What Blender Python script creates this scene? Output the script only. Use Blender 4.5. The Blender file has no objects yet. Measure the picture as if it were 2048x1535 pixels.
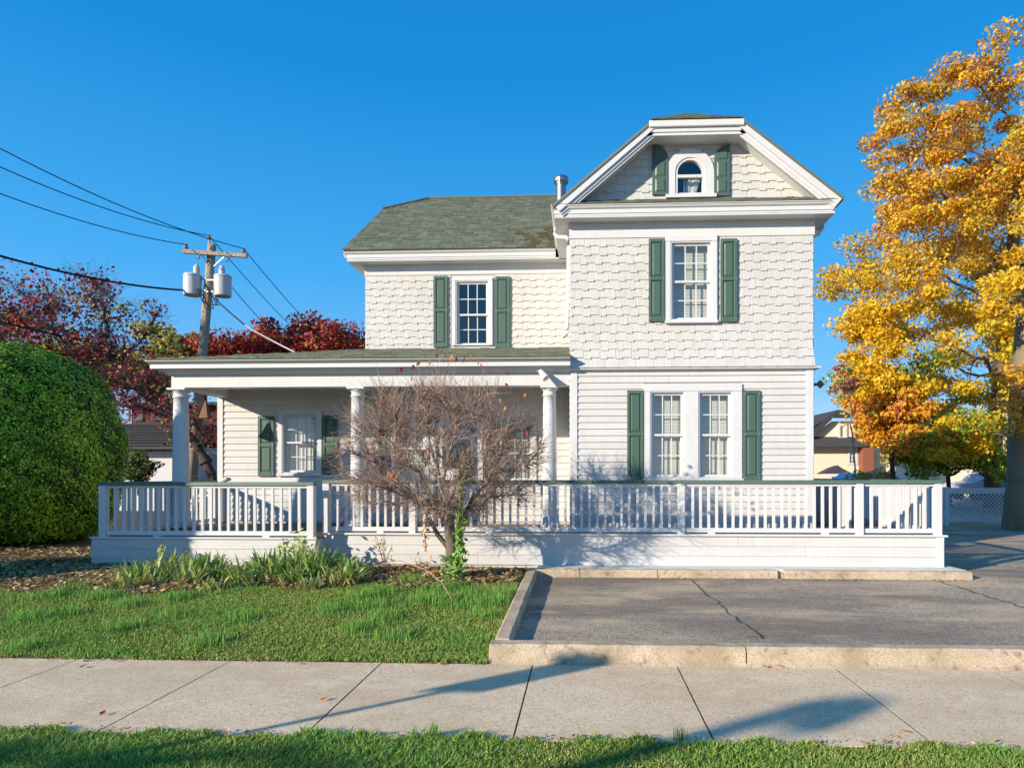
import bpy, bmesh, math, random
import numpy as np
from mathutils import Vector, Matrix
random.seed(7); rng = np.random.default_rng(7)
R = math.radians
S = bpy.context.scene
COL = S.collection

# ------------------------------------------------------------------ camera, sky, sun, exposure
H = 1.575; F = 1340.0; YAW = math.atan(60 / F); PPX, PPY = 1105.0, 950.0
cam = bpy.data.cameras.new('camera'); co = bpy.data.objects.new('camera', cam); COL.objects.link(co)
co.location = (0, 0, H); co.rotation_euler = (R(90), 0, YAW)
cam.sensor_width = 36; cam.sensor_fit = 'HORIZONTAL'; cam.lens = 36 * F / 2048
cam.shift_x = -(PPX - 1024) / 2048; cam.shift_y = (PPY - 767.5) / 2048
cam.clip_start = .05; cam.clip_end = 2000
S.camera = co
SD = Vector((1.27, 1.0, -.53)).normalized()
w = bpy.data.worlds.new('World'); S.world = w; w.use_nodes = True
nt = w.node_tree; nt.nodes.clear()
sky = nt.nodes.new('ShaderNodeTexSky'); sky.sky_type = 'NISHITA'; sky.sun_disc = False
sky.sun_elevation = math.asin(-SD.z); sky.sun_rotation = math.atan2(-SD.x, -SD.y)
sky.air_density = 1.0; sky.dust_density = .25; sky.ozone_density = 3.0
hs = nt.nodes.new('ShaderNodeHueSaturation'); hs.inputs['Saturation'].default_value = 1.3; hs.inputs['Hue'].default_value = .488
bg = nt.nodes.new('ShaderNodeBackground'); bg.inputs[1].default_value = .12
wo = nt.nodes.new('ShaderNodeOutputWorld')
# clear-sky colour by height above the horizon (the same all round), blended over the physical sky
tc = nt.nodes.new('ShaderNodeTexCoord'); sx_ = nt.nodes.new('ShaderNodeSeparateXYZ'); ramp = nt.nodes.new('ShaderNodeValToRGB')
el = ramp.color_ramp.elements; el[0].position = 0; el[0].color = (.55, .66, .80, 1); el[1].position = 1; el[1].color = (.012, .12, .36, 1)
for p_, c_ in ((.12, (.17, .44, .80, 1)), (.27, (.05, .35, .77, 1)), (.50, (.006, .225, .62, 1))): e_ = el.new(p_); e_.color = c_
bg2 = nt.nodes.new('ShaderNodeBackground'); bg2.inputs[1].default_value = .85; mxs = nt.nodes.new('ShaderNodeMixShader'); mxs.inputs[0].default_value = .86
LK = nt.links.new
LK(tc.outputs['Generated'], sx_.inputs[0]); LK(sx_.outputs['Z'], ramp.inputs[0]); LK(ramp.outputs[0], bg2.inputs[0])
LK(sky.outputs[0], hs.inputs['Color']); LK(hs.outputs[0], bg.inputs[0]); LK(bg.outputs[0], mxs.inputs[1]); LK(bg2.outputs[0], mxs.inputs[2]); LK(mxs.outputs[0], wo.inputs[0])
sl = bpy.data.lights.new('sun', 'SUN'); sl.energy = 4.7; sl.angle = R(.53); sl.color = (1, .875, .71)
so = bpy.data.objects.new('sun', sl); COL.objects.link(so)
so.rotation_euler = SD.to_track_quat('-Z', 'Y').to_euler(); so.location = (-20, -20, 10)
S.view_settings.view_transform = 'Standard'; S.view_settings.look = 'None'
S.view_settings.exposure = .56; S.view_settings.gamma = 1; S.view_settings.use_curve_mapping = False
S.render.engine = 'CYCLES'
S.cycles.max_bounces = 6; S.cycles.transparent_max_bounces = 12

# ------------------------------------------------------------------ measuring the place: a sight line from the eye to a plane Y = const
ca, sa = math.cos(YAW), math.sin(YAW)
def W(px, py, Y):
    t = (px - PPX) / F
    X = Y * (t * ca - sa) / (ca + t * sa)
    D = -X * sa + Y * ca
    return Vector((X, Y, H + (PPY - py) * D / F))
def WX(px, Y): return W(px, 950, Y).x
def WZ(py, Y, px=1165): return W(px, py, Y).z

# ------------------------------------------------------------------ materials
def N(nt, typ, **kw):
    n = nt.nodes.new(typ)
    for k, v in kw.items():
        if k in n.inputs: n.inputs[k].default_value = v
        else: setattr(n, k, v)
    return n
def mat(name, col, rough=.7, noise=None, bump=None, spec=.3, metal=0, rnd=0, leaf=0, streak=None):
    """noise=(scale, amount, colour2, (sx,sy,sz)) ; bump=(scale, strength, (sx,sy,sz))"""
    m = bpy.data.materials.new(name); m.use_nodes = True; t = m.node_tree; L = t.links.new
    b = t.nodes['Principled BSDF']
    b.inputs['Roughness'].default_value = rough; b.inputs['Metallic'].default_value = metal
    b.inputs['Specular IOR Level'].default_value = spec
    geo = N(t, 'ShaderNodeNewGeometry')
    c = N(t, 'ShaderNodeRGB'); c.outputs[0].default_value = (*col, 1); out = c.outputs[0]
    if noise:
        for (sc, am, c2, st) in (noise if isinstance(noise, list) else [noise]):
            mp = N(t, 'ShaderNodeMapping'); mp.inputs['Scale'].default_value = st
            L(geo.outputs['Position'], mp.inputs['Vector'])
            nz = N(t, 'ShaderNodeTexNoise', Scale=sc, Detail=6.0, Roughness=.62); L(mp.outputs[0], nz.inputs['Vector'])
            rr = N(t, 'ShaderNodeMapRange'); rr.inputs['From Min'].default_value = .36; rr.inputs['From Max'].default_value = .66
            rr.inputs['To Max'].default_value = am; L(nz.outputs['Fac'], rr.inputs['Value'])
            mx = N(t, 'ShaderNodeMix', data_type='RGBA'); L(rr.outputs[0], mx.inputs[0]); L(out, mx.inputs[6]); mx.inputs[7].default_value = (*c2, 1)
            out = mx.outputs[2]
    if rnd:
        oi = N(t, 'ShaderNodeObjectInfo'); h = N(t, 'ShaderNodeHueSaturation'); ma = N(t, 'ShaderNodeMapRange')
        ma.inputs['To Min'].default_value = 1 - rnd; ma.inputs['To Max'].default_value = 1 + rnd
        gi = N(t, 'ShaderNodeMath', operation='ADD'); L(oi.outputs['Random'], gi.inputs[0]); L(geo.outputs['Random Per Island'], gi.inputs[1])
        fr = N(t, 'ShaderNodeMath', operation='FRACT'); L(gi.outputs[0], fr.inputs[0])
        L(fr.outputs[0], ma.inputs['Value']); L(ma.outputs[0], h.inputs['Value']); L(out, h.inputs['Color']); out = h.outputs[0]
    L(out, b.inputs['Base Color'])
    if bump:
        mp = N(t, 'ShaderNodeMapping'); mp.inputs['Scale'].default_value = bump[2]
        L(geo.outputs['Position'], mp.inputs['Vector'])
        nz = N(t, 'ShaderNodeTexNoise', Scale=bump[0], Detail=5.0); L(mp.outputs[0], nz.inputs['Vector'])
        bp = N(t, 'ShaderNodeBump', Strength=bump[1], Distance=.01); L(nz.outputs['Fac'], bp.inputs['Height']); L(bp.outputs[0], b.inputs['Normal'])
    if leaf:
        tr = N(t, 'ShaderNodeBsdfTranslucent'); L(out, tr.inputs[0]); ms = N(t, 'ShaderNodeMixShader', Fac=leaf)
        o = t.nodes['Material Output']; L(b.outputs[0], ms.inputs[1]); L(tr.outputs[0], ms.inputs[2]); L(ms.outputs[0], o.inputs[0])
    return m
U = (1, 1, 1)
M = {}
M['trim'] = mat('white_trim_paint', (.69, .695, .70), .5, [(3, .22, (.54, .53, .49), U), (12, .18, (.48, .46, .41), (2, 2, .4)), (40, .08, (.4, .4, .37), U)], (60, .08, U))
M['siding'] = mat('clapboard_paint', (.645, .635, .625), .6, [(2.2, .35, (.50, .48, .43), (.5, 1, 2)), (9, .22, (.47, .44, .38), (2.5, 1, .35)), (30, .10, (.52, .5, .46), (.2, 1, 4))], (14, .12, (.3, 1, 3)), rnd=.025)
M['shake'] = mat('white_shake_paint', (.635, .625, .605), .65, [(1.1, .35, (.50, .47, .40), U), (8, .2, (.46, .43, .37), (2, 1, .3)), (60, .16, (.50, .48, .43), (1.6, 1, .06))], (70, .7, (1.5, 1, .05)), rnd=.035)
M['backing'] = mat('wall_backing', (.55, .54, .51), .8)
M['green'] = mat('green_shutter', (.072, .125, .096), .45, [(8, .25, (.065, .13, .10), (1, 1, .2))], (50, .15, (1, 1, .12)), spec=.5)
M['railgreen'] = mat('green_rail_paint', (.080, .140, .105), .5, [(9, .5, (.10, .17, .13), (.5, 1, 1)), (45, .5, (.15, .17, .14), U)], (40, .3, U), spec=.4)
M['roof'] = mat('green_grey_asphalt_shingle', (.19, .215, .165), .95, [(2.0, .4, (.23, .22, .165), U), (160, .6, (.09, .11, .078), U)], (180, .5, U), rnd=.2, spec=.1)
M['stainroof'] = mat('stained_asphalt_shingle', (.20, .16, .095), .95, [(9, .6, (.078, .092, .060), U), (160, .6, (.04, .035, .02), U)], (180, .5, U), rnd=.2, spec=.1)
M['dark'] = mat('dark_interior', (.03, .032, .035), .9)
M['room'] = mat('room_wall', (.22, .21, .19), .9)
M['blind'] = mat('cream_blind', (.66, .64, .54), .6, rnd=.04)
M['curtain'] = mat('pale_curtain', (.66, .67, .60), .8, (12, .35, (.45, .46, .41), (3, 3, .3)))
M['deck'] = mat('deck_boards', (.19, .15, .13), .8, [(3, .5, (.26, .23, .2), (.4, 4, 1)), (30, .4, (.1, .08, .07), (.3, 2, 1))], (30, .3, (.3, 3, 1)), rnd=.12)
M['metal'] = mat('galvanised_metal', (.30, .30, .31), .35, (6, .4, (.25, .25, .26), U), metal=.9)
M['gutter'] = mat('white_gutter_metal', (.68, .68, .67), .4, [(4, .16, (.58, .56, .5), (.4, 1, 1))], (3, .08, (1, .4, .4)), spec=.45)
def glass():
    m = bpy.data.materials.new('window_glass'); m.use_nodes = True; t = m.node_tree; t.nodes.clear(); L = t.links.new
    g = N(t, 'ShaderNodeBsdfGlossy', Roughness=.02); tr = N(t, 'ShaderNodeBsdfTransparent'); tr.inputs[0].default_value = (.93, .95, .95, 1)
    lw = N(t, 'ShaderNodeLayerWeight', Blend=.5); pw = N(t, 'ShaderNodeMath', operation='POWER'); pw.inputs[1].default_value = 3.5; L(lw.outputs['Facing'], pw.inputs[0]); fr = N(t, 'ShaderNodeMapRange'); fr.inputs['To Min'].default_value = .13; fr.inputs['To Max'].default_value = .95; L(pw.outputs[0], fr.inputs['Value']); nz = N(t, 'ShaderNodeTexNoise', Scale=2.2); bp = N(t, 'ShaderNodeBump', Strength=.06, Distance=.05)
    ge = N(t, 'ShaderNodeNewGeometry'); L(ge.outputs['Position'], nz.inputs['Vector']); L(nz.outputs['Fac'], bp.inputs['Height']); L(bp.outputs[0], g.inputs['Normal'])
    mx = N(t, 'ShaderNodeMixShader'); o = N(t, 'ShaderNodeOutputMaterial')
    L(fr.outputs[0], mx.inputs[0]); L(tr.outputs[0], mx.inputs[1]); L(g.outputs[0], mx.inputs[2]); L(mx.outputs[0], o.inputs[0])
    return m
M['glass'] = glass()
def aggregate(name, c1, c2, c3, sc, patches, bs=.5, rough=.9):
    """speckled stone-in-binder surface with big soft patches"""
    m = bpy.data.materials.new(name); m.use_nodes = True; t = m.node_tree; L = t.links.new
    b = t.nodes['Principled BSDF']; b.inputs['Roughness'].default_value = rough; b.inputs['Specular IOR Level'].default_value = .25
    g = N(t, 'ShaderNodeNewGeometry'); v = N(t, 'ShaderNodeTexVoronoi', Scale=sc); L(g.outputs['Position'], v.inputs['Vector'])
    cr = N(t, 'ShaderNodeValToRGB'); e = cr.color_ramp.elements; e[0].position = 0; e[0].color = (*c1, 1); e[1].position = 1; e[1].color = (*c3, 1)
    x = e.new(.55); x.color = (*c2, 1)
    sep = N(t, 'ShaderNodeSeparateColor'); L(v.outputs['Color'], sep.inputs[0]); L(sep.outputs[0], cr.inputs[0]); out = cr.outputs[0]
    for (s, am, c, lo, hi, st) in patches:
        mp = N(t, 'ShaderNodeMapping'); mp.inputs['Scale'].default_value = st; L(g.outputs['Position'], mp.inputs['Vector'])
        n = N(t, 'ShaderNodeTexNoise', Scale=s, Detail=5.0, Roughness=.6, Distortion=.3); L(mp.outputs[0], n.inputs['Vector'])
        r = N(t, 'ShaderNodeMapRange'); r.inputs['From Min'].default_value = lo; r.inputs['From Max'].default_value = hi; r.inputs['To Max'].default_value = am
        L(n.outputs['Fac'], r.inputs['Value']); mx = N(t, 'ShaderNodeMix', data_type='RGBA'); L(r.outputs[0], mx.inputs[0]); L(out, mx.inputs[6]); mx.inputs[7].default_value = (*c, 1); out = mx.outputs[2]
    L(out, b.inputs['Base Color'])
    n = N(t, 'ShaderNodeTexNoise', Scale=sc * .8, Detail=3.0); L(g.outputs['Position'], n.inputs['Vector'])
    bp = N(t, 'ShaderNodeBump', Strength=bs, Distance=.006); L(n.outputs['Fac'], bp.inputs['Height']); L(bp.outputs[0], b.inputs['Normal'])
    return m
M['concrete'] = aggregate('weathered_sidewalk_concrete', (.52, .38, .235), (.82, .625, .41), (.93, .77, .54), 150,
    [(.8, .7, (.62, .46, .29), .42, .64, (1, 1.5, 1)), (3.5, .5, (.90, .73, .50), .48, .66, U), (30, .55, (.36, .26, .17), .54, .68, U), (7, .3, (.40, .29, .19), .60, .72, U)], .55)
M['kerb'] = aggregate('kerb_concrete', (.40, .31, .205), (.58, .465, .33), (.72, .60, .45), 170,
    [(2.5, .6, (.30, .23, .14), .42, .62, U), (11, .65, (.18, .13, .08), .55, .68, U)], .8)
M['whiteconc'] = aggregate('whitewashed_concrete', (.52, .52, .50), (.66, .66, .64), (.72, .72, .70), 90, [(6, .5, (.42, .38, .3), .55, .7, U)], .5)
M['asphalt'] = aggregate('worn_asphalt', (.11, .09, .07), (.37, .30, .225), (.80, .66, .49), 150,
    [(.55, .75, (.20, .165, .135), .42, .58, (.6, 1.6, 1)), (1.0, .85, (.56, .44, .30), .50, .62, (.5, 1.6, 1)), (30, .5, (.08, .065, .055), .55, .68, U), (14, .35, (.05, .05, .052), .55, .7, U)], .8)
M['road'] = aggregate('street_asphalt', (.03, .03, .03), (.06, .06, .06), (.14, .13, .12), 90, [(1, .4, (.1, .095, .09), .45, .65, U)])
M['soil'] = mat('dark_soil', (0.153, 0.104, 0.068), .95, [(6, .6, (.17, .12, .075), U), (40, .6, (.03, .02, .013), U)], (50, 1, U))
M['grassbase'] = mat('lawn_base', (.13, .145, .045), .95, [(4, .6, (.085, .085, .03), U), (50, .6, (.02, .035, .008), U)], (60, 1, U))
M['g1'] = mat('grass_green', (.235, .37, .055), .6, rnd=.3, leaf=.25)
M['g2'] = mat('grass_olive', (.38, .42, .11), .7, rnd=.3, leaf=.25)
M['g3'] = mat('grass_bright', (.20, .42, .085), .6, rnd=.25, leaf=.3)
M['g4'] = mat('grass_straw', (0.400, 0.288, 0.144), .8, rnd=.3, leaf=.2)
M['l_tan'] = mat('dry_leaf_tan', (.60, .42, .22), .8, rnd=.35, leaf=.2)
M['l_brown'] = mat('dry_leaf_brown', (.27, .145, .07), .8, rnd=.35, leaf=.2)
M['l_strap'] = mat('strap_leaf_green', (.22, .37, .09), .5, rnd=.3, leaf=.25)
M['l_strapy'] = mat('strap_leaf_yellow', (.50, .50, .19), .6, rnd=.25, leaf=.25)
M['l_yel'] = mat('leaf_yellow', (.85, .55, .03), .6, rnd=.28, leaf=.4)
M['l_yg'] = mat('leaf_yellow_green', (.60, .56, .06), .6, rnd=.28, leaf=.4)
M['l_gr'] = mat('leaf_green', (.17, .33, .035), .6, rnd=.3, leaf=.35)
M['l_or'] = mat('leaf_orange', (.75, .31, .05), .6, rnd=.28, leaf=.4)
M['l_ru'] = mat('leaf_russet', (.50, .20, .07), .6, rnd=.3, leaf=.35)
M['l_red'] = mat('leaf_red', (.50, .045, .06), .6, rnd=.4, leaf=.35)
M['l_mar'] = mat('leaf_maroon', (.19, .035, .055), .6, rnd=.4, leaf=.3)
M['l_pk'] = mat('leaf_pink', (0.560, 0.154, 0.126), .6, rnd=.3, leaf=.35)
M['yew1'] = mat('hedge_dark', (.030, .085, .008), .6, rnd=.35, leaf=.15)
M['yew2'] = mat('hedge_mid', (.17, .32, .018), .6, rnd=.35, leaf=.06)
M['yew3'] = mat('hedge_light', (.40, .60, .04), .6, rnd=.3, leaf=.08)
M['bark'] = mat('grey_bark', (.16, .125, .095), .9, [(8, .6, (.075, .055, .042), (2, 2, .5)), (40, .4, (.25, .21, .16), U)], (40, .9, (2, 2, .5)))
M['twig'] = mat('tan_twig', (.42, .295, .235), .85, (9, .6, (.22, .16, .12), U), rnd=.4)
M['darkbark'] = mat('dark_bark', (.055, .042, .035), .9, (8, .5, (.11, .09, .07), (1, 1, .3)), (30, .8, (1, 1, .3)))
M['palebark'] = mat('tan_smooth_bark', (.27, .215, .13), .9, [(3, .6, (.17, .135, .085), (2, 2, .4)), (30, .4, (.12, .10, .07), (2, 2, .4))], (20, .7, (2, 2, .3)))
M['pole'] = mat('weathered_pole_wood', (.50, .42, .31), .9, [(5, .6, (.17, .135, .10), (4, 4, .2)), (30, .4, (.1, .08, .06), (3, 3, .2))], (40, .8, (3, 3, .15)))
M['wire'] = mat('black_cable', (.012, .012, .013), .6)
M['whitewire'] = mat('pale_cable', (.45, .45, .45), .6)
M['tank'] = mat('grey_transformer_paint', (.52, .53, .55), .45, (5, .3, (.38, .38, .38), U))
M['porcelain'] = mat('brown_grey_insulator', (.28, .22, .2), .3)
M['bell'] = mat('rusty_bell_metal', (.20, .085, .05), .6, (30, .5, (.11, .05, .035), U))
M['black'] = mat('black_metal', (.02, .02, .022), .5)
M['cream'] = mat('cream_siding', (.82, .72, .56), .7, (30, .12, (.5, .42, .3), (.1, .1, 3)), rnd=.02)
M['stucco'] = mat('white_stucco', (.66, .65, .66), .9, (3, .15, (.5, .5, .5), U), (30, .5, U))
M['slate'] = mat('dark_grey_roofing', (.055, .056, .065), .9, (6, .5, (.10, .10, .11), (1, 1, 6)), rnd=.3)
M['brick'] = mat('red_brick', (.30, .115, .06), .9, (30, .4, (.2, .07, .04), U), rnd=.3)
M['brownwood'] = mat('brown_boards', (.15, .10, .095), .8, (20, .4, (.08, .055, .05), (1, 1, 5)), rnd=.2)
M['blue'] = mat('blue_car_paint', (.02, .06, .25), .2, spec=.6)
M['silver'] = mat('silver_car_paint', (.45, .47, .5), .25, spec=.6)
M['tyre'] = mat('tyre_rubber', (.02, .02, .02), .8)
M['signwhite'] = mat('sign_face', (.7, .7, .7), .5)
M['signgrey'] = mat('galvanised_post', (.35, .35, .35), .5, metal=.6)
M['blueboard'] = mat('white_painted_boards', (.62, .63, .66), .6, rnd=.06)

# ------------------------------------------------------------------ helpers
def tag(o, label=None, cat=None, group=None, kind=None):
    if label: o['label'] = label
    if cat: o['category'] = cat
    if group: o['group'] = group
    if kind: o['kind'] = kind
    return o
def empty(name, loc, label, cat, group=None, rz=0):
    o = bpy.data.objects.new(name, None); COL.objects.link(o); o.location = loc; o.rotation_euler = (0, 0, rz)
    o.empty_display_size = .1
    o['wl'] = list(loc); return tag(o, label, cat, group)
def attach(o, parent):
    if parent is not None:
        o.parent = parent
        l = parent.get('wl')
        if l is not None: o.matrix_parent_inverse = Matrix.Translation(-Vector(l))
    return o
def obj(name, me, parent=None):
    o = bpy.data.objects.new(name, me); COL.objects.link(o); return attach(o, parent)
class MB:
    def __init__(s): s.v = []; s.f = []; s.m = []
    def add(s, vs, fs, mi=0):
        n = len(s.v); s.v += [tuple(v) for v in vs]; s.f += [tuple(i + n for i in f) for f in fs]; s.m += [mi] * len(fs); return s
    def box(s, x0, x1, y0, y1, z0, z1, mi=0):
        return s.add([(x0, y0, z0), (x1, y0, z0), (x1, y1, z0), (x0, y1, z0), (x0, y0, z1), (x1, y0, z1), (x1, y1, z1), (x0, y1, z1)],
                     [(0, 3, 2, 1), (4, 5, 6, 7), (0, 1, 5, 4), (1, 2, 6, 5), (2, 3, 7, 6), (3, 0, 4, 7)], mi)
    def quad(s, a, b, c, d, mi=0): return s.add([a, b, c, d], [(0, 1, 2, 3)], mi)
    def poly(s, ps, mi=0): return s.add(ps, [tuple(range(len(ps)))], mi)
    def prism(s, ps, off, mi=0):
        """closed polygon ps (3D points) extruded by vector off"""
        n = len(ps); off = Vector(off); q = [Vector(p) + off for p in ps]
        return s.add(list(ps) + q, [tuple(range(n - 1, -1, -1)), tuple(range(n, 2 * n))] + [(i, (i + 1) % n, n + (i + 1) % n, n + i) for i in range(n)], mi)
    def tube(s, pts, rad, k=6, mi=0, cap=True):
        pts = [Vector(p) for p in pts]; n = len(pts)
        if not hasattr(rad, '__len__'): rad = [rad] * n
        vs = []; up = Vector((0, 0, 1))
        for i, p in enumerate(pts):
            d = (pts[min(i + 1, n - 1)] - pts[max(i - 1, 0)]).normalized()
            a = d.cross(up if abs(d.z) < .95 else Vector((0, 1, 0))).normalized(); b = d.cross(a)
            for j in range(k):
                t = 2 * math.pi * j / k; vs.append(p + (a * math.cos(t) + b * math.sin(t)) * rad[i])
        fs = [(i * k + j, i * k + (j + 1) % k, (i + 1) * k + (j + 1) % k, (i + 1) * k + j) for i in range(n - 1) for j in range(k)]
        if cap: fs += [tuple(range(k - 1, -1, -1)), tuple(range((n - 1) * k, n * k))]
        return s.add(vs, fs, mi)
    def lathe(s, c, prof, k=24, mi=0):
        vs = [(c[0] + r * math.cos(2 * math.pi * j / k), c[1] + r * math.sin(2 * math.pi * j / k), c[2] + z) for r, z in prof for j in range(k)]
        n = len(prof)
        fs = [(i * k + j, i * k + (j + 1) % k, (i + 1) * k + (j + 1) % k, (i + 1) * k + j) for i in range(n - 1) for j in range(k)]
        fs += [tuple(range(k - 1, -1, -1)), tuple(range((n - 1) * k, n * k))]
        return s.add(vs, fs, mi)
    def sweep(s, path, prof, mi=0, cap=True):
        """profile [(outwards, z)] swept along a plan polyline with mitred corners; outwards is to the right of travel"""
        P = [Vector((p[0], p[1])) for p in path]; n = len(P); k = len(prof); vs = []
        for i in range(n):
            a = (P[i] - P[i - 1]).normalized() if i else None
            b = (P[i + 1] - P[i]).normalized() if i < n - 1 else None
            a = a or b; b = b or a
            na = Vector((a.y, -a.x)); nb = Vector((b.y, -b.x)); m = (na + nb).normalized(); m /= max(.2, m.dot(na))
            for (o, z) in prof: vs.append((P[i].x + m.x * o, P[i].y + m.y * o, z))
        fs = [(i * k + j, (i + 1) * k + j, (i + 1) * k + (j + 1) % k, i * k + (j + 1) % k) for i in range(n - 1) for j in range(k)]
        if cap: fs += [tuple(range(k)), tuple(range(n * k - 1, (n - 1) * k - 1, -1))]
        return s.add(vs, fs, mi)
    def mesh(s, name, mats, smooth=False):
        me = bpy.data.meshes.new(name); me.from_pydata(s.v, [], s.f)
        for m in (mats if isinstance(mats, (list, tuple)) else [mats]): me.materials.append(M[m])
        if any(s.m): me.polygons.foreach_set('material_index', s.m)
        if smooth: me.polygons.foreach_set('use_smooth', [True] * len(s.f))
        bm = bmesh.new(); bm.from_mesh(me); bmesh.ops.recalc_face_normals(bm, faces=bm.faces); bm.to_mesh(me); bm.free()
        me.update(); return me
    def build(s, name, mats, parent=None, smooth=False, **kw):
        o = obj(name, s.mesh(name, mats, smooth), parent)
        if kw: tag(o, kw.get('label'), kw.get('cat'), kw.get('group'), kw.get('kind'))
        return o
def bevel(o, w=.004, seg=1):
    m = o.modifiers.new('bevel', 'BEVEL'); m.width = w; m.segments = seg; m.limit_method = 'ANGLE'; return o
def fastmesh(name, V, Fc, mats, mi=None):
    """V (n,3), Fc (m,k) numpy"""
    me = bpy.data.meshes.new(name); k = Fc.shape[1]
    me.vertices.add(len(V)); me.vertices.foreach_set('co', V.astype(np.float32).ravel())
    me.loops.add(Fc.size); me.loops.foreach_set('vertex_index', Fc.astype(np.int32).ravel())
    me.polygons.add(len(Fc)); me.polygons.foreach_set('loop_start', np.arange(0, Fc.size, k, dtype=np.int32))
    me.polygons.foreach_set('loop_total', np.full(len(Fc), k, dtype=np.int32))
    for m in mats: me.materials.append(M[m])
    if mi is not None: me.polygons.foreach_set('material_index', mi.astype(np.int32))
    me.update(calc_edges=True); return me
def rand_dirs(n, r=rng):
    v = r.normal(size=(n, 3)); return v / np.linalg.norm(v, axis=1, keepdims=True)
def leafmesh(name, P, size, mats, mi, nrm=None, aspect=.6, jit=.8, r=rng):
    """folded pointed leaves at points P: 4 corners, two triangles each"""
    n = len(P); d = rand_dirs(n, r)
    if nrm is not None: d = nrm + jit * d; d /= np.linalg.norm(d, axis=1, keepdims=True)
    t = np.cross(d, rand_dirs(n, r)); t /= np.linalg.norm(t, axis=1, keepdims=True); b = np.cross(d, t)
    s = (size * (.6 + .8 * r.random(n)))[:, None]
    V = np.stack([P - t * s * .5, P + b * s * aspect * .5 + d * s * .08, P + t * s * .5, P - b * s * aspect * .5 + d * s * .08], 1).reshape(-1, 3)
    i = np.arange(n)[:, None] * 4
    Fc = np.concatenate([i + np.array([[0, 1, 2]]), i + np.array([[0, 2, 3]])], 1).reshape(-1, 3)
    return fastmesh(name, V, Fc, mats, np.repeat(mi, 2))
def blades(name, P, h, wd, mats, mi, lean=.5, r=rng, curl=.5):
    n = len(P); a = r.random(n) * 6.283; l = (lean * r.random(n) * h)[:, None]
    dr = np.stack([np.cos(a), np.sin(a), np.zeros(n)], 1); a2 = a + 1.57 + .8 * r.normal(size=n)
    sd = np.stack([np.cos(a2), np.sin(a2), np.zeros(n)], 1) * (wd if np.isscalar(wd) else wd[:, None]) * .5
    z = np.stack([np.zeros(n), np.zeros(n), h], 1); m = P + z * .6 + dr * l * .35; t = P + z * (1 - .12 * curl) + dr * l
    V = np.stack([P - sd, P + sd, m + sd * .8, m - sd * .8, t], 1).reshape(-1, 3)
    i = np.arange(n)[:, None] * 5
    Fc = np.concatenate([i + np.array([[0, 1, 2]]), i + np.array([[0, 2, 3]]), i + np.array([[3, 2, 4]])], 1).reshape(-1, 3)
    return fastmesh(name, V, Fc, mats, np.repeat(mi, 3))

# ------------------------------------------------------------------ ground, sidewalk, kerbs, parking bay
def lz(x, y):                      # height of the front lawn
    return np.clip((np.asarray(y) - 5.5) / 3.1, 0, 1) * .26 - .012 * np.clip((5.60 - np.asarray(y)) / .05, 0, 1) + .012 * np.sin(np.asarray(x) * 1.7) * np.clip((np.asarray(y) - 5.6), 0, 1)
b = MB(); prof = [(-300, -.16), (1.30, -.16), (1.31, -.05), (3.95, -.03), (5.6, -.04), (9.2, .12), (20, .2), (400, .3)]
for (y0, z0), (y1, z1) in zip(prof, prof[1:]): b.quad((-300, y0, z0), (300, y0, z0), (300, y1, z1), (-300, y1, z1))
b.build('ground', 'soil', label='bare brown soil under and around the yards', kind='structure')
b = MB().box(-120, 120, -9, 1.1, -.2, -.135); b.build('road', 'road', label='dark asphalt street in front of the grass verge', kind='structure')
b = MB().box(-60, 60, 1.12, 1.3, -.2, .0); b.build('street_kerb', 'kerb', label='plain concrete kerb along the street', kind='structure')
nx = 60; b = MB()
xs = np.linspace(-16, -.78, 61); ys = np.linspace(5.50, 9.6, 25)
V = np.array([(x, y, float(lz(x, y))) for y in ys for x in xs]); fc = np.array([(j * 61 + i, j * 61 + i + 1, (j + 1) * 61 + i + 1, (j + 1) * 61 + i) for j in range(24) for i in range(60)])
tag(obj('lawn', fastmesh('lawn', V, fc, ['grassbase'])), 'sloping front lawn ground between the sidewalk and the deck', kind='structure')
MB().box(-30, 30, 1.31, 3.96, -.1, -.012).build('verge', 'grassbase', label='ground of the grass verge in front of the sidewalk', kind='structure')
MB().quad((-30, 9.6, .262), (-6.9, 9.6, .262), (-6.9, 24, .27), (-30, 24, .27)).build('side_yard', 'soil', label='shaded bare soil yard below the big hedge', kind='structure')

sw = MB().box(-30, 30, 3.97, 5.55, -.14, -.007).build('sidewalk', 'soil', label='concrete sidewalk of square weathered slabs', kind='structure')
joints = [WX(p, 5.55) for p in (155, 460, 762, 1065, 1355, 1672)]
step = 1.235; js = [joints[0] - step * k for k in range(12, 0, -1)] + joints + [joints[-1] + step * k for k in range(1, 14)]
for a, c in zip(js, js[1:]):
    g = .006; dz = random.uniform(-.0006, .0006); sk = .0
    o = MB().box(a + g, c - g, 3.98, 5.565, -.12, 0 + dz).build('slab', 'concrete', sw); MB().box(c - g, c + g, 3.985, 5.545, -.05, -.0018).build('joint', 'dark', sw)
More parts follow.
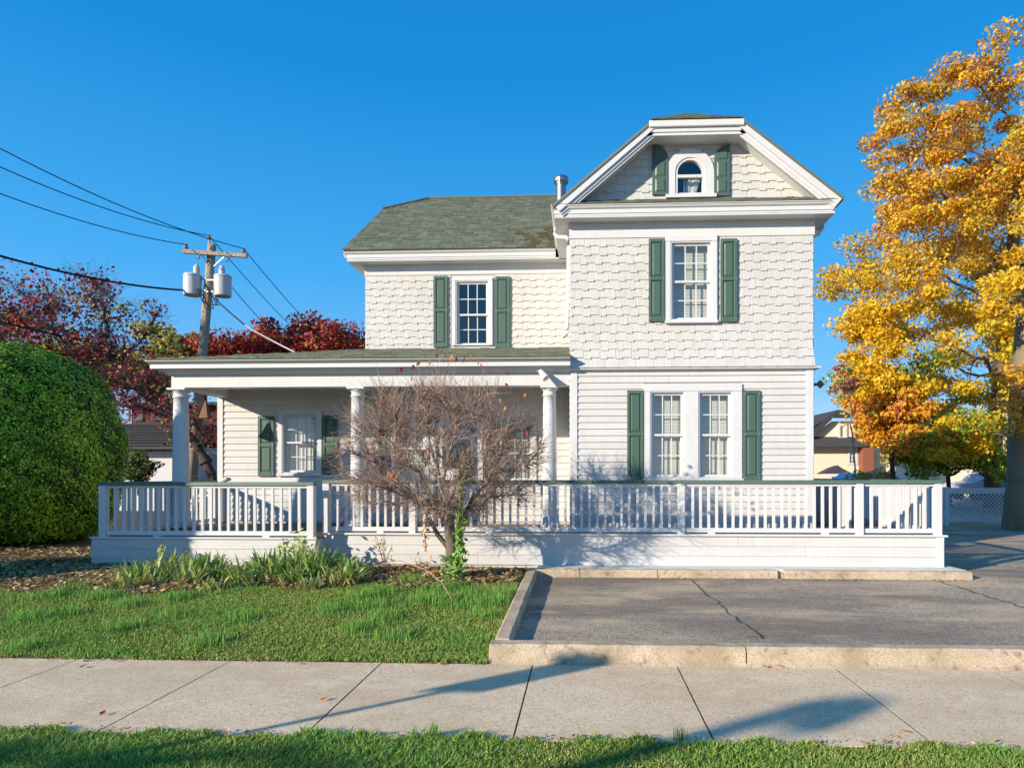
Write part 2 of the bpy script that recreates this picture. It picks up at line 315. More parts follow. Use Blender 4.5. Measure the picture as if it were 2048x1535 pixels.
# front kerb, side kerb, back kerb round the parking bay
def kerbpiece(parent, x0, x1, y0, y1, z0a, z0b, z1a, z1b, m='kerb', nm='kerb_block'):
    """a kerb block with a ragged crumbling edge: top z runs z0b..z1b along its long axis"""
    n = 14; long_x = (x1 - x0) > (y1 - y0); vs = []
    for i in range(n + 1):
        t = i / n; j = lambda a: random.uniform(-a, a)
        zt = z0b + (z1b - z0b) * t; zb = z0a + (z1a - z0a) * t
        if long_x:
            x = x0 + (x1 - x0) * t
            pr = [(x, y0 - .012 + j(.004), zb), (x, y0 + j(.004), zt - .03 + j(.004)), (x, y0 + .025 + j(.004), zt + j(.003)), (x, y1 - .02 + j(.003), zt + j(.003)), (x, y1, zt - .02), (x, y1, zb)]
        else:
            y = y0 + (y1 - y0) * t
            pr = [(x0 - .012, y, zb), (x0 + j(.004), y, zt - .02), (x0 + .02 + j(.004), y, zt + j(.003)), (x1 - .02 + j(.004), y, zt + j(.003)), (x1, y, zt - .02), (x1, y, zb)]
        vs += pr
    k = 6; fs = [(i * k + q, (i + 1) * k + q, (i + 1) * k + (q + 1) % k, i * k + (q + 1) % k) for i in range(n) for q in range(k)] + [tuple(range(k)), tuple(range(n * k, n * k + k))]
    return MB().add(vs, fs).build(nm, m, parent)
KX0, KX1 = WX(978, 5.62), WX(1018, 5.77)
kb = empty('parking_kerb', (0, 5.7, 0), 'low tan concrete kerb bordering the asphalt parking bay on its street side and left side', 'kerb')
xs_ = [KX0, WX(1494, 5.62), 4.6, 7.2, 12.0]
for a, c in zip(xs_, xs_[1:]): kerbpiece(kb, a, c - .012, 5.62, 5.79, -.02, .152, -.02, .152)
kerbpiece(kb, KX0 + .02, KX1 + .01, 5.80, 7.5, -.02, .16, .0, .23); kerbpiece(kb, KX0 + .02, KX1 + .01, 7.51, 9.15, .0, .23, .0, .285)
b = MB()
for i in range(30):   # rough mortar skirt at the kerb foot
    x = KX0 + i * .4; b.prism([(x, 5.56, -.02), (x, 5.625, -.02), (x, 5.625, random.uniform(.02, .045))], (.4, 0, 0))
b.build('mortar_skirt', 'kerb', kb)
kb2 = empty('deck_kerb', (2, 9.2, 0), 'rough tan concrete kerb with whitewashed top along the foot of the deck', 'kerb')
KXE = WX(1944, 9.2)
xs_ = [KX1 - .12, WX(1160, 9.2), WX(1315, 9.2), WX(1556, 9.2)]
for a, c in zip(xs_, xs_[1:]): kerbpiece(kb2, a, c - .008, 9.19, 9.36, .05, .285, .05, .285)
kerbpiece(kb2, WX(1556, 9.2) + .015, WX(1569, 9.2), 9.235, 9.36, .05, .25, .05, .24)
kerbpiece(kb2, WX(1569, 9.2) + .01, KXE, 9.19, 9.36, .05, .285, .05, .285)
MB().box(KX1, KXE, 9.33, 9.75, .05, .288).build('ledge', 'whiteconc', kb2)
# parking bay and driveway sheets
b = MB(); n = 24
for j in range(n):
    y0 = 5.77 + (9.22 - 5.77) * j / n; y1 = 5.77 + (9.22 - 5.77) * (j + 1) / n
    z0 = .075 + .105 * j / n; z1 = .075 + .105 * (j + 1) / n
    b.quad((KX1 - .02, y0, z0), (40, y0, z0), (40, y1, z1), (KX1 - .02, y1, z1))
b.quad((KXE - .6, 9.22, .18), (40, 9.22, .18), (40, 22, .235), (KXE - .6, 22, .235)); b.quad((-2, 15, .21), (KXE - .6, 15, .21), (KXE - .6, 40, .3), (-2, 40, .3)); b.quad((KXE - .6, 22, .235), (40, 22, .235), (40, 60, .36), (KXE - .6, 60, .36))
pv = b.build('parking_bay', 'asphalt', label='worn grey asphalt parking bay and driveway with cracks', kind='structure')
def crack(pts, wd, parent, z=.006):
    """a jagged open crack lying on the asphalt"""
    P = [];
    for (a, c) in zip(pts, pts[1:]):
        for t in np.linspace(0, 1, 9)[:-1]: P.append((a[0] + (c[0] - a[0]) * t + random.uniform(-.03, .03), a[1] + (c[1] - a[1]) * t + random.uniform(-.03, .03)))
    P.append(pts[-1]); vs = []
    for (x, y) in P:
        zz = .075 + .105 * (min(y, 9.22) - 5.77) / 3.45 + (max(y - 9.22, 0) * .0043) + z; q = wd * random.uniform(.4, 1.3)
        vs += [(x - q, y, zz), (x + q, y, zz)]
    MB().add(vs, [(2 * i, 2 * i + 1, 2 * i + 3, 2 * i + 2) for i in range(len(P) - 1)]).build('crack', 'black', parent)
def gp(px, py):      # point of the bay surface seen at a photo pixel
    for y in np.arange(5.7, 20, .02):
        p = W(px, py, y)
        if p.z <= .075 + .105 * (min(y, 9.22) - 5.77) / 3.45 + max(y - 9.22, 0) * .0043: return (p.x, y)
    return (p.x, 20)
crack([gp(1380, 1160), gp(1436, 1205), gp(1470, 1235), gp(1525, 1277)], .011, pv)
crack([gp(1870, 1160), gp(1960, 1188), gp(2048, 1215), gp(2300, 1290)], .012, pv)
crack([gp(1950, 1115), gp(2048, 1118), gp(2200, 1120)], .008, pv)

# ------------------------------------------------------------------ THE HOUSE
YR, YL, YP = 10.85, 12.85, 12.30          # right block wall, upper left wall, porch wall
XA, XB = WX(1141, YR), WX(1626, YR)       # right block
XC = WX(732, YL); XD = WX(437, YP)
EZ = 5.83                                 # eave height
house = empty('house', ((XC + XB) / 2, YR, .3), 'white two storey house with green shutters, shingled upper walls and a columned front porch', 'house')
SHN = [0]; SH_STUFF = MB(); SH_CACHE = {}
def shingle_box(w, h, lo, sl=0):               # wall shake: thin wedge, thick at the butt, local origin bottom left on the wall face
    t = .024 if lo else .020
    e = sl * h
    return MB().add([(0, -t, 0), (w, -t, 0), (w, 0, 0), (0, 0, 0), (0, -.006 + e, h), (w, -.006 + e, h), (w, e, h), (0, e, h)],
                    [(0, 3, 2, 1), (4, 5, 6, 7), (0, 1, 5, 4), (1, 2, 6, 5), (2, 3, 7, 6), (3, 0, 4, 7)])
def wall_shingles(x0, x1, z0, z1, Y, pitch, holes, clip=None, seed=1, flare=0):
    rr = random.Random(seed); rows = int(round((z1 - z0) / pitch)); pitch = (z1 - z0) / rows
    for r_ in range(rows - 1, -1, -1):
        zb = z0 + r_ * pitch; x = x0 - rr.uniform(0, .1); lo = rr.random() < .5
        yo = Y - (flare * max(0, 1 - r_ / 4.5) ** 2); sl = (Y - (flare * max(0, 1 - (r_ + 1) / 4.5) ** 2) - yo) / pitch
        while x < x1:
            wd = round((rr.uniform(.13, .18) if lo else rr.uniform(.085, .125)) / .012) * .012
            a, c = max(x, x0), min(x + wd, x1); x += wd; lo = not lo
            dz = 0 if lo else .025
            if r_ == 0: dz = 0
            zz0 = zb + dz; zz1 = zb + pitch + .026
            if zz1 > z1 + .01: zz1 = z1 + .004
            segs = [(a, c)]
            for (hx0, hx1, hz0, hz1) in holes:
                if zz1 > hz0 + .03 and zz0 < hz1 - .03:
                    ns = []
                    for (p, q) in segs:
                        if q <= hx0 or p >= hx1: ns.append((p, q)); continue
                        if p < hx0: ns.append((p, hx0))
                        if q > hx1: ns.append((hx1, q))
                    segs = ns
            for (p, q) in segs:
                if q - p < .015: continue
                if clip:
                    l0, l1 = clip(zb + pitch * .4); p, q = max(p, l0), min(q, l1)
                    if q - p < .02: continue
                wv = q - p - .0015; hv = zz1 - zz0; key = (round(wv, 3), round(hv, 3), lo, round(sl, 3))
                if SHN[0] < 300 and Y <= YR + .1 and not clip:
                    if key not in SH_CACHE: SH_CACHE[key] = shingle_box(wv, hv, lo, sl).mesh('wall_shingle', 'shake')
                    o = obj('wall_shingle', SH_CACHE[key], house); o.location = (p, yo, zz0); SHN[0] += 1
                    o.rotation_euler = (0, rr.uniform(-.004, .004), 0)
                else:
                    g = shingle_box(wv, hv, lo, sl); SH_STUFF.add([(p + vx, yo + vy, zz0 + vz) for vx, vy, vz in g.v], g.f)
def clapboards(x0, x1, z0, z1, Y, pitch, holes, parent, m='siding', nm='clapboard', seed=1, joints=True):
    rr = random.Random(seed); rows = int(round((z1 - z0) / pitch)); pitch = (z1 - z0) / rows
    for r_ in range(rows):
        zb = z0 + r_ * pitch; zt = zb + pitch; segs = [(x0, x1)]
        for (hx0, hx1, hz0, hz1) in holes:
            if zt > hz0 + .02 and zb < hz1 - .02:
                ns = []
                for (p, q) in segs:
                    if q <= hx0 or p >= hx1: ns.append((p, q)); continue
                    if p < hx0: ns.append((p, hx0))
                    if q > hx1: ns.append((hx1, q))
                segs = ns
        out = []
        for (p, q) in segs:
            if joints and q - p > 2.2 and rr.random() < .6:
                c = p + (q - p) * rr.uniform(.25, .75); out += [(p, c - .0015), (c + .0015, q)]
            else: out.append((p, q))
        for (p, q) in out:
            if q - p < .02: continue
            s0 = rr.uniform(-.0015, .0015)
            MB().add([(p, Y - .027, zb + s0), (q, Y - .027, zb - s0), (q, Y - .001, zb - s0), (p, Y - .001, zb + s0), (p, Y - .007, zt + .006), (q, Y - .007, zt + .006), (q, Y - .001, zt + .006), (p, Y - .001, zt + .006)],
                     [(0, 3, 2, 1), (4, 5, 6, 7), (0, 1, 5, 4), (1, 2, 6, 5), (2, 3, 7, 6), (3, 0, 4, 7)]).build(nm, m, parent)
def wall(x0, x1, z0, z1, Y, holes, th=.10, m='backing', parent=None, nm='wall'):
    xs = sorted({x0, x1, *[h[0] for h in holes], *[h[1] for h in holes]}); zs = sorted({z0, z1, *[h[2] for h in holes], *[h[3] for h in holes]})
    b = MB()
    for a, c in zip(xs, xs[1:]):
        for d, e in zip(zs, zs[1:]):
            mx, mz = (a + c) / 2, (d + e) / 2
            if any(h[0] < mx < h[1] and h[2] < mz < h[3] for h in holes) or mx < x0 or mx > x1 or mz < z0 or mz > z1: continue
            b.box(a, c, Y, Y + th, d, e)
    return b.build(nm, m, parent or house)
def frame(b, x0, x1, z0, z1, w_, y0, y1, wt=None, wb=None, mi=0):
    wt = wt or w_; wb = wb or w_
    b.box(x0, x0 + w_, y0, y1, z0, z1, mi); b.box(x1 - w_, x1, y0, y1, z0, z1, mi)
    b.box(x0 + w_, x1 - w_, y0, y1, z1 - wt, z1, mi); b.box(x0 + w_, x1 - w_, y0, y1, z0, z0 + wb, mi)
def sash(win, x0, x1, z0, z1, y, cols, rows, w_=.036):
    b = MB(); frame(b, x0, x1, z0, z1, w_, y, y + .032); bevel(b.build('sash', 'trim', win), .003)
    b = MB(); gx0, gx1, gz0, gz1 = x0 + w_, x1 - w_, z0 + w_, z1 - w_
    for i in range(1, cols): x = gx0 + (gx1 - gx0) * i / cols; b.box(x - .008, x + .008, y + .008, y + .022, gz0, gz1)
    for j in range(1, rows):
        z = gz0 + (gz1 - gz0) * j / rows
        for i in range(cols): b.box(gx0 + (gx1 - gx0) * i / cols + (.008 if i else 0), gx0 + (gx1 - gx0) * (i + 1) / cols - (.008 if i < cols - 1 else 0), y + .009, y + .021, z - .008, z + .008)
    if b.v: b.build('muntin', 'trim', win)
    MB().quad((gx0 - .005, y + .015, gz0 - .005), (gx1 + .005, y + .015, gz0 - .005), (gx1 + .005, y + .015, gz1 + .005), (gx0 - .005, y + .015, gz1 + .005)).build('pane', 'glass', win)
def window(x0, x1, z0, z1, Y, cas=.09, head=None, sill=True, cols=3, rows=2, lrows=2, blind='blind', split=.5, parent=None, label=None, casing=True):
    """opening x0..x1, z0..z1 in the wall plane Y; the window part is its casing, everything else hangs under it"""
    head = head or cas; b = MB(); y0 = Y - .045
    if casing:
        b.box(x0 - cas, x0, y0, Y, z0, z1); b.box(x1, x1 + cas, y0, Y, z0, z1); b.box(x0 - cas, x1 + cas, y0 - .004, Y, z1, z1 + head)
    for (a, c, d, e) in ((x0 - .001, x0 + .02, z0, z1), (x1 - .02, x1 + .001, z0, z1), (x0 + .02, x1 - .02, z1 - .02, z1 + .001), (x0 + .02, x1 - .02, z0 - .001, z0 + .02)): b.box(a, c, Y - .035, Y + .14, d, e)
    win = bevel(b.build('window', 'trim', parent or house), .004)
    if label: win['label'] = label
    if sill: bevel(MB().box(x0 - cas - .01, x1 + cas + .01, Y - .075, Y + .02, z0 - .05, z0 - .004).build('sill', 'trim', win), .005)
    a, c, d, e = x0 + .022, x1 - .022, z0 + .022, z1 - .022; zm = d + (e - d) * (1 - split)
    sash(win, a, c, zm - .018, e, Y + .010, cols, rows); sash(win, a, c, d, zm + .018, Y + .046, cols, lrows)
    if blind == 'blind':
        b = MB(); z = d + .01
        while z < e - .03:
            b.add([(a, Y + .145, z), (c, Y + .145, z), (c, Y + .152, z + .021), (a, Y + .152, z + .021)], [(0, 1, 2, 3)]); z += .0235
        tag(b.build('blind', 'blind', win), kind='stuff')
        MB().box(a, c, Y + .14, Y + .17, e - .03, e).build('blind_rail', 'blind', win)
    elif blind == 'curtain':
        vs = []; n = 40
        for i in range(n + 1):
            x = a + (c - a) * i / n; y = Y + .15 + .012 * math.sin(i * 1.3) + .006 * math.sin(i * 3.1); vs += [(x, y, d), (x, y, e)]
        MB().add(vs, [(2 * i, 2 * i + 2, 2 * i + 3, 2 * i + 1) for i in range(n)]).build('curtain', 'curtain', win, smooth=True)
    b = MB(); y1, y2 = Y + .14, Y + 1.4; g = .3
    b.quad((x0 - g, y2, z0 - g), (x1 + g, y2, z0 - g), (x1 + g, y2, z1 + g), (x0 - g, y2, z1 + g))
    for (p, q) in (((x0 - g, z0 - g), (x1 + g, z0 - g)), ((x1 + g, z0 - g), (x1 + g, z1 + g)), ((x1 + g, z1 + g), (x0 - g, z1 + g)), ((x0 - g, z1 + g), (x0 - g, z0 - g))):
        b.quad((p[0], y1, p[1]), (q[0], y1, q[1]), (q[0], y2, q[1]), (p[0], y2, p[1]))
    b.build('room', 'room', win); return win
def raised(b, x0, x1, z0, z1, y, d=.012, k=.02):
    """recess with a raised bevelled field"""
    b.add([(x0, y, z0), (x1, y, z0), (x1, y, z1), (x0, y, z1), (x0 + k, y - d, z0 + k), (x1 - k, y - d, z0 + k), (x1 - k, y - d, z1 - k), (x0 + k, y - d, z1 - k)],
          [(4, 5, 6, 7), (0, 1, 5, 4), (1, 2, 6, 5), (2, 3, 7, 6), (3, 0, 4, 7)])
def shutter(x0, x1, z0, z1, Y, parent=None):
    st = (x1 - x0) * .17; b = MB(); y0 = Y - .055
    mz = z0 + (z1 - z0) * .52
    frame(b, x0, x1, z0, z1, st, y0, Y - .02, .055, .085); b.box(x0 + st, x1 - st, y0, Y - .02, mz - .03, mz + .03)
    o = bevel(b.build('shutter', 'green', parent or house), .004)
    for (a, c) in ((z0 + .085, mz - .03), (mz + .03, z1 - .055)):
        b = MB(); b.box(x0 + st, x1 - st, Y - .034, Y - .02, a, c); raised(b, x0 + st + .012, x1 - st - .012, a + .012, c - .012, Y - .0345, .014, .018); b.build('panel', 'green', o)
    b = MB()
    for x in (x0 + .018, x1 - .018):
        for z in (z0 + .05, mz, z1 - .05): b.box(x - .005, x + .005, y0 - .004, y0 + .002, z - .005, z + .005)
    b.build('screw', 'gutter', o); return o
def px_rect(x0, x1, y0, y1, Y):   # photo pixel box -> wall rectangle
    xm = (x0 + x1) / 2; return (WX(x0, Y), WX(x1, Y), WZ(y1, Y, xm), WZ(y0, Y, xm))

# --- right block, upper wall
FZ = WZ(474, YR, 1380); UZ0 = WZ(737, YR, 1380); BZ = .2
r1 = px_rect(1341, 1423, 484, 641, YR)          # upper window opening
wl = px_rect(1300, 1369, 783, 956, YR); wr = px_rect(1396, 1464, 783, 956, YR)
h1 = (r1[0] - .11, r1[1] + .12, r1[2] - .05, r1[3] + .3)
pair = (WX(1288, YR), WX(1483, YR), wl[2] - .05, WZ(768, YR, 1380))
wall(XA, XB, BZ, EZ - .18, YR, [r1, wl, wr])
wall_shingles(XA, XB + .0, UZ0 + .015, FZ - .002, YR, .1385, [h1], seed=3, flare=.095)
LZ1 = UZ0 + .005
cornerw = .115
clapboards(XA + cornerw, XB - cornerw, .73, LZ1 - .01, YR, .1045, [pair], house, seed=5)
for (a, c) in ((XA, XA + cornerw - .002), (XB - cornerw + .002, XB)):
    bevel(MB().box(a, c, YR - .034, YR, .73, LZ1 - .01).build('corner_board', 'trim', house), .004)
MB().sweep([(XA, YR + .3), (XA, YR), (XB, YR), (XB, 17)], [(0, UZ0 - .035), (.095, UZ0 - .012), (.095, UZ0 + .012), (0, UZ0 + .02)]).build('skirt_moulding', 'trim', house)
# frieze, soffit, gutter of the right block
pathR = [(XA, 12.62), (XA, YR), (XB, YR), (XB, 17.2)]
MB().sweep(pathR, [(-.02, FZ), (.022, FZ), (.022, EZ - .17), (-.02, EZ - .17)]).build('frieze_board', 'trim', house)
MB().sweep(pathR, [(-.05, EZ - .185), (.25, EZ - .185), (.25, EZ - .165), (-.05, EZ - .165)]).build('soffit', 'trim', house)
GP = lambda o, z: [(o - .11, z), (o, z), (o + .004, z - .014), (o - .008, z - .018), (o - .022, z - .045), (o - .048, z - .062), (o - .05, z - .066), (o - .05, z - .125), (o - .11, z - .125)]
def gutter(path, o, z, nm='gutter'):
    g = MB().sweep(path, [(a, zz) for a, zz in GP(o, z)]).build(nm, 'gutter', house)
    MB().sweep(path, [(0, z - .16), (o - .062, z - .16), (o - .062, z - .01), (0, z - .01)]).build('fascia', 'trim', house)
    return g
gutter([(XA, 12.45)] + pathR[1:], .31, EZ)
# left wing
pathL = [(XC, 18), (XC, YL), (XA + .02, YL)]
FZL = WZ(549, YL, 930); PRZ = WZ(697, YL, 930)
MB().sweep(pathL, [(-.02, FZL), (.022, FZL), (.022, EZ - .17), (-.02, EZ - .17)]).build('frieze_board', 'trim', house)
MB().sweep(pathL, [(-.05, EZ - .185), (.27, EZ - .185), (.27, EZ - .165), (-.05, EZ - .165)]).build('soffit', 'trim', house)
gutter([(XC, 18), (XC, YL), (XA - .31, YL)], .34, EZ)
w2 = px_rect(912, 978, 562, 691, YL); h2 = (w2[0] - .1, w2[1] + .13, w2[2] - .08, w2[3] + .3)
wall(XC, XA + .05, PRZ - .3, EZ - .18, YL, [w2])
wall_shingles(XC, XA + .02, PRZ - .06, FZL - .002, YL, .1385, [h2], seed=9)
b = MB(); b.box(XC, XC + .1, YL + .1, 18, .3, EZ - .18); b.box(XB - .1, XB, YR + .1, 17.2, .3, EZ - .18); b.box(XA, XA + .1, YR + .1, YL, .3, EZ - .18); b.box(XA, XB, 17.1, 17.2, .3, EZ - .18); b.box(XD, XD + .1, YP + .1, 18, .3, 3.4); b.box(XC + .1, XA, 17.9, 18, .3, EZ - .2)
b.build('side_wall', 'backing', house, kind='stuff')
for (x, ya, yb, zt, s) in ((XC, YL, 18, EZ - .2, -1), (XB, YR, 17.2, EZ - .2, 1), (XD, YP, 18, 3.3, -1), (XA, YR, YL, EZ - .2, -1)):
    b = MB(); z = .75
    while z < zt: b.add([(x, ya, z), (x, yb, z), (x + s * .02, yb, z), (x + s * .02, ya, z), (x, ya, z + .11), (x, yb, z + .11), (x + s * .006, yb, z + .11), (x + s * .006, ya, z + .11)], [(0, 1, 2, 3), (4, 5, 6, 7), (3, 2, 6, 7), (0, 3, 7, 4), (1, 2, 6, 5)]); z += .106
    b.build('side_siding', 'siding', house, kind='stuff')
# windows and shutters
window(*r1, YR, cas=.085, head=.10, sill=True, split=.5, blind='blind')
window(*w2, YL, cas=.075, head=.06, sill=False, split=.52, blind=None, rows=2)
window(*wl, YR, cas=.055, sill=False, casing=False); window(*wr, YR, cas=.055, sill=False, casing=False)
b = MB(); y0 = YR - .045; za, zb_ = wl[2], wl[3]
b.box(pair[0], wl[0], y0, YR, za, zb_); b.box(wl[1], wr[0], y0, YR, za, zb_); b.box(wr[1], pair[1], y0, YR, za, zb_); b.box(pair[0], pair[1], y0 - .006, YR, zb_, pair[3]); b.box(pair[0] - .03, pair[1] + .02, y0 - .03, YR, za - .05, za - .003)
bevel(b.build('window_casing', 'trim', house), .004)
for (x0, x1, y0, y1, Y) in ((1297, 1329, 479, 644, YR), (1440, 1473, 479, 645, YR), (1254, 1287, 781, 962, YR), (1486, 1519, 781, 962, YR), (868, 896, 553, 695, YL), (991, 1020, 554, 696, YL)):
    shutter(*px_rect(x0, x1, y0, y1, Y), Y)
# gable over the right block
s_l, s_r = .843, .819; AX, DX, RX, RZ = XA - .27, XB + .36, 1.77, 7.70
AZ = RZ - (RX - AX) * s_l; DZ = RZ - (DX - RX) * s_r; YF = 10.53
BX, CX_ = 1.06, 2.49; B_Z = RZ - (RX - BX) * s_l; C_Z = RZ - (CX_ - RX) * s_r
YG = 10.90
gz = lambda x: min(RZ - (RX - x) * s_l, RZ - (x - RX) * s_r) - .09
gw = px_rect(1349, 1410, 316, 391, YG); pz0 = EZ + .02; PZ1 = WZ(398, YG, 1380)
# wall behind: polygon with the window hole bridged by strips
b = MB(); xs_ = sorted({XA, gw[0], gw[1], XB, BX, CX_, *np.linspace(XA, XB, 14)})
for a, c in zip(xs_, xs_[1:]):
    def colq(zlo, zhi_a, zhi_c):
        b.prism([(a, YG, zlo), (c, YG, zlo), (c, YG, max(zhi_c, zlo)), (a, YG, max(zhi_a, zlo))], (0, .1, 0))
    ta, tc = min(gz(a), B_Z - .02), min(gz(c), B_Z - .02)
    if a >= gw[0] - 1e-6 and c <= gw[1] + 1e-6:
        b.prism([(a, YG, pz0 - .3), (c, YG, pz0 - .3), (c, YG, gw[2]), (a, YG, gw[2])], (0, .1, 0)); b.prism([(a, YG, gw[3]), (c, YG, gw[3]), (c, YG, tc), (a, YG, ta)], (0, .1, 0))
    else: b.prism([(a, YG, pz0 - .3), (c, YG, pz0 - .3), (c, YG, max(tc, pz0)), (a, YG, max(ta, pz0))], (0, .1, 0))
b.build('gable_wall', 'backing', house)
cl = lambda z: (RX - (RZ - z - .1) / s_l, RX + (RZ - z - .1) / s_r)
wall_shingles(XA, XB, PZ1 - .02, WZ(286, YG, 1380), YG, .139, [(WX(1338, YG), WX(1422, YG), 5, WZ(312, YG, 1380)), (WX(1352, YG), WX(1408, YG), 5, WZ(303, YG, 1380))], clip=cl, seed=11)
# arched gable window
cx = (gw[0] + gw[1]) / 2; rr_ = (gw[1] - gw[0]) / 2; zc = gw[3] - rr_
def arch(r_in, r_out, y0, y1, n=20, zlo=None, cx=cx, zc=zc):
    b = MB(); A = [math.pi * i / n for i in range(n + 1)]
    for a0, a1 in zip(A, A[1:]):
        p = [(cx + r * math.cos(a), y0, zc + r * math.sin(a)) for r, a in ((r_in, a0), (r_out, a0), (r_out, a1), (r_in, a1))]; b.prism(p, (0, y1 - y0, 0))
    if zlo is not None: b.box(cx - r_out, cx - r_in, y0, y1, zlo, zc); b.box(cx + r_in, cx + r_out, y0, y1, zlo, zc)
    return b
gwin = arch(rr_ - .005, rr_ + .135, YG - .045, YG, zlo=gw[2]).build('window', 'trim', house); gwin['label'] = 'arched attic window in the gable'
MB().box(gw[0] - .15, gw[1] + .17, YG - .08, YG, gw[2] - .055, gw[2] - .002).build('sill', 'trim', gwin)
arch(rr_ - .045, rr_ - .004, YG - .03, YG + .06, zlo=gw[2] + .004).build('sash', 'trim', gwin)
b = MB(); zm = WZ(353, YG, 1380); b.box(gw[0] + .02, gw[1] - .02, YG - .028, YG + .03, zm - .025, zm + .02); b.box(gw[0] + .02, gw[1] - .02, YG - .01, YG + .04, gw[2], gw[2] + .04); b.build('meeting_rail', 'trim', gwin)
b = MB(); n = 20; ri = rr_ - .04
b.poly([(cx - ri, YG + .02, gw[2] + .03), (cx + ri, YG + .02, gw[2] + .03)] + [(cx + ri * math.cos(math.pi * i / n), YG + .02, zc + ri * math.sin(math.pi * i / n)) for i in range(n + 1)])
b.build('pane', 'glass', gwin)
b = MB(); b.box(gw[0] - .2, gw[1] + .2, YG + .9, YG + .95, gw[2] - .2, gw[3] + .1); b.build('room', 'dark', gwin)
b = MB()
for k in range(5): x = cx - .10 + k * .04; b.add([(x, YG + .12 + .02 * (k % 2), gw[2]), (x + .04, YG + .12 + .02 * ((k + 1) % 2), gw[2]), (x + .05 + .02 * k, YG + .12 + .02 * ((k + 1) % 2), zm), (x + .03, YG + .12 + .02 * (k % 2), zm)], [(0, 1, 2, 3)])
b.build('curtain', 'curtain', gwin)
# quarter-round shutters
def qshutter(x0, x1, z0, z1, side, Y):
    wd = x1 - x0; outer = x0 if side < 0 else x1; inner = x1 if side < 0 else x0; zcv = z1 - wd * 1.05; b = MB()
    A = [math.pi / 2 * i / 10 for i in range(11)]
    arc = [(outer - side * wd * math.sin(a), Y - .055, zcv + wd * 1.05 * math.cos(a)) for a in A]
    b.prism([(outer, Y - .055, z0), (inner, Y - .055, z0)] + arc[::-1], (0, .035, 0))
    o = bevel(b.build('shutter', 'green', house), .004); st = wd * .18; h = zcv - z0
    for (a, c) in ((z0 + .05, z0 + h * .46), (z0 + h * .54, zcv - .02)):
        b = MB(); raised(b, x0 + st, x1 - st, a, c, Y - .0555, .012, .02); b.build('panel', 'green', o)
    k = .72; ar2 = [(outer - side * (st + (wd * k - st) * math.sin(a)), Y - .066, zcv + .03 + (wd * .78) * math.cos(a)) for a in A]
    b = MB(); b.prism([(outer - side * st, Y - .066, zcv + .03)] + ar2[::-1][:], (0, .011, 0)); b.build('panel', 'green', o)
    o['label'] = 'quarter-round topped green shutter beside the attic window'
q = px_rect(1304, 1336, 290, 392, YG); qshutter(*q, -1, YG)
q = px_rect(1427, 1458, 292, 394, YG); qshutter(*q, 1, YG)
# rakes (bargeboard + soffit as one solid prism each) and clipped front
T = .17
def band(p, q, w0, w1):  # strip under the line p-q (x,z), from w0 to w1 below it perpendicular
    d = Vector((q[0] - p[0], q[1] - p[1])).normalized(); n = Vector((d.y, -d.x)); n = n if n.y < 0 else -n
    return [(p[0] + n.x * w0, p[1] + n.y * w0), (q[0] + n.x * w0, q[1] + n.y * w0), (q[0] + n.x * w1, q[1] + n.y * w1), (p[0] + n.x * w1, p[1] + n.y * w1)]
for (p, q) in (((AX + .02, AZ), (BX, B_Z)), ((CX_, C_Z), (DX - .02, DZ))):
    pts = band(p, q, .02, T); MB().prism([(x, YF + .03, z) for x, z in pts], (0, YG - YF - .03, 0)).build('rake_soffit', 'trim', house)
    pts = band(p, q, .015, T * .72); MB().prism([(x, YF, z) for x, z in pts], (0, .028, 0)).build('rake_board', 'trim', house)
    pts = band(p, q, T * .62, T + .035); MB().prism([(x, YF + .05, z) for x, z in pts], (0, .03, 0)).build('rake_moulding', 'trim', house)
b = MB(); b.box(BX - .05, CX_ + .05, YF + .03, YG, B_Z - .21, B_Z - .03); b.build('clipped_soffit', 'trim', house)
bevel(MB().box(BX - .02, CX_ + .02, YF - .03, YF + .06, B_Z - .10, B_Z + .005).build('gutter', 'gutter', house), .01)
bevel(MB().box(BX + .02, CX_ - .02, YF + .012, YF + .04, B_Z - .165, B_Z - .102).build('fascia', 'trim', house), .004)
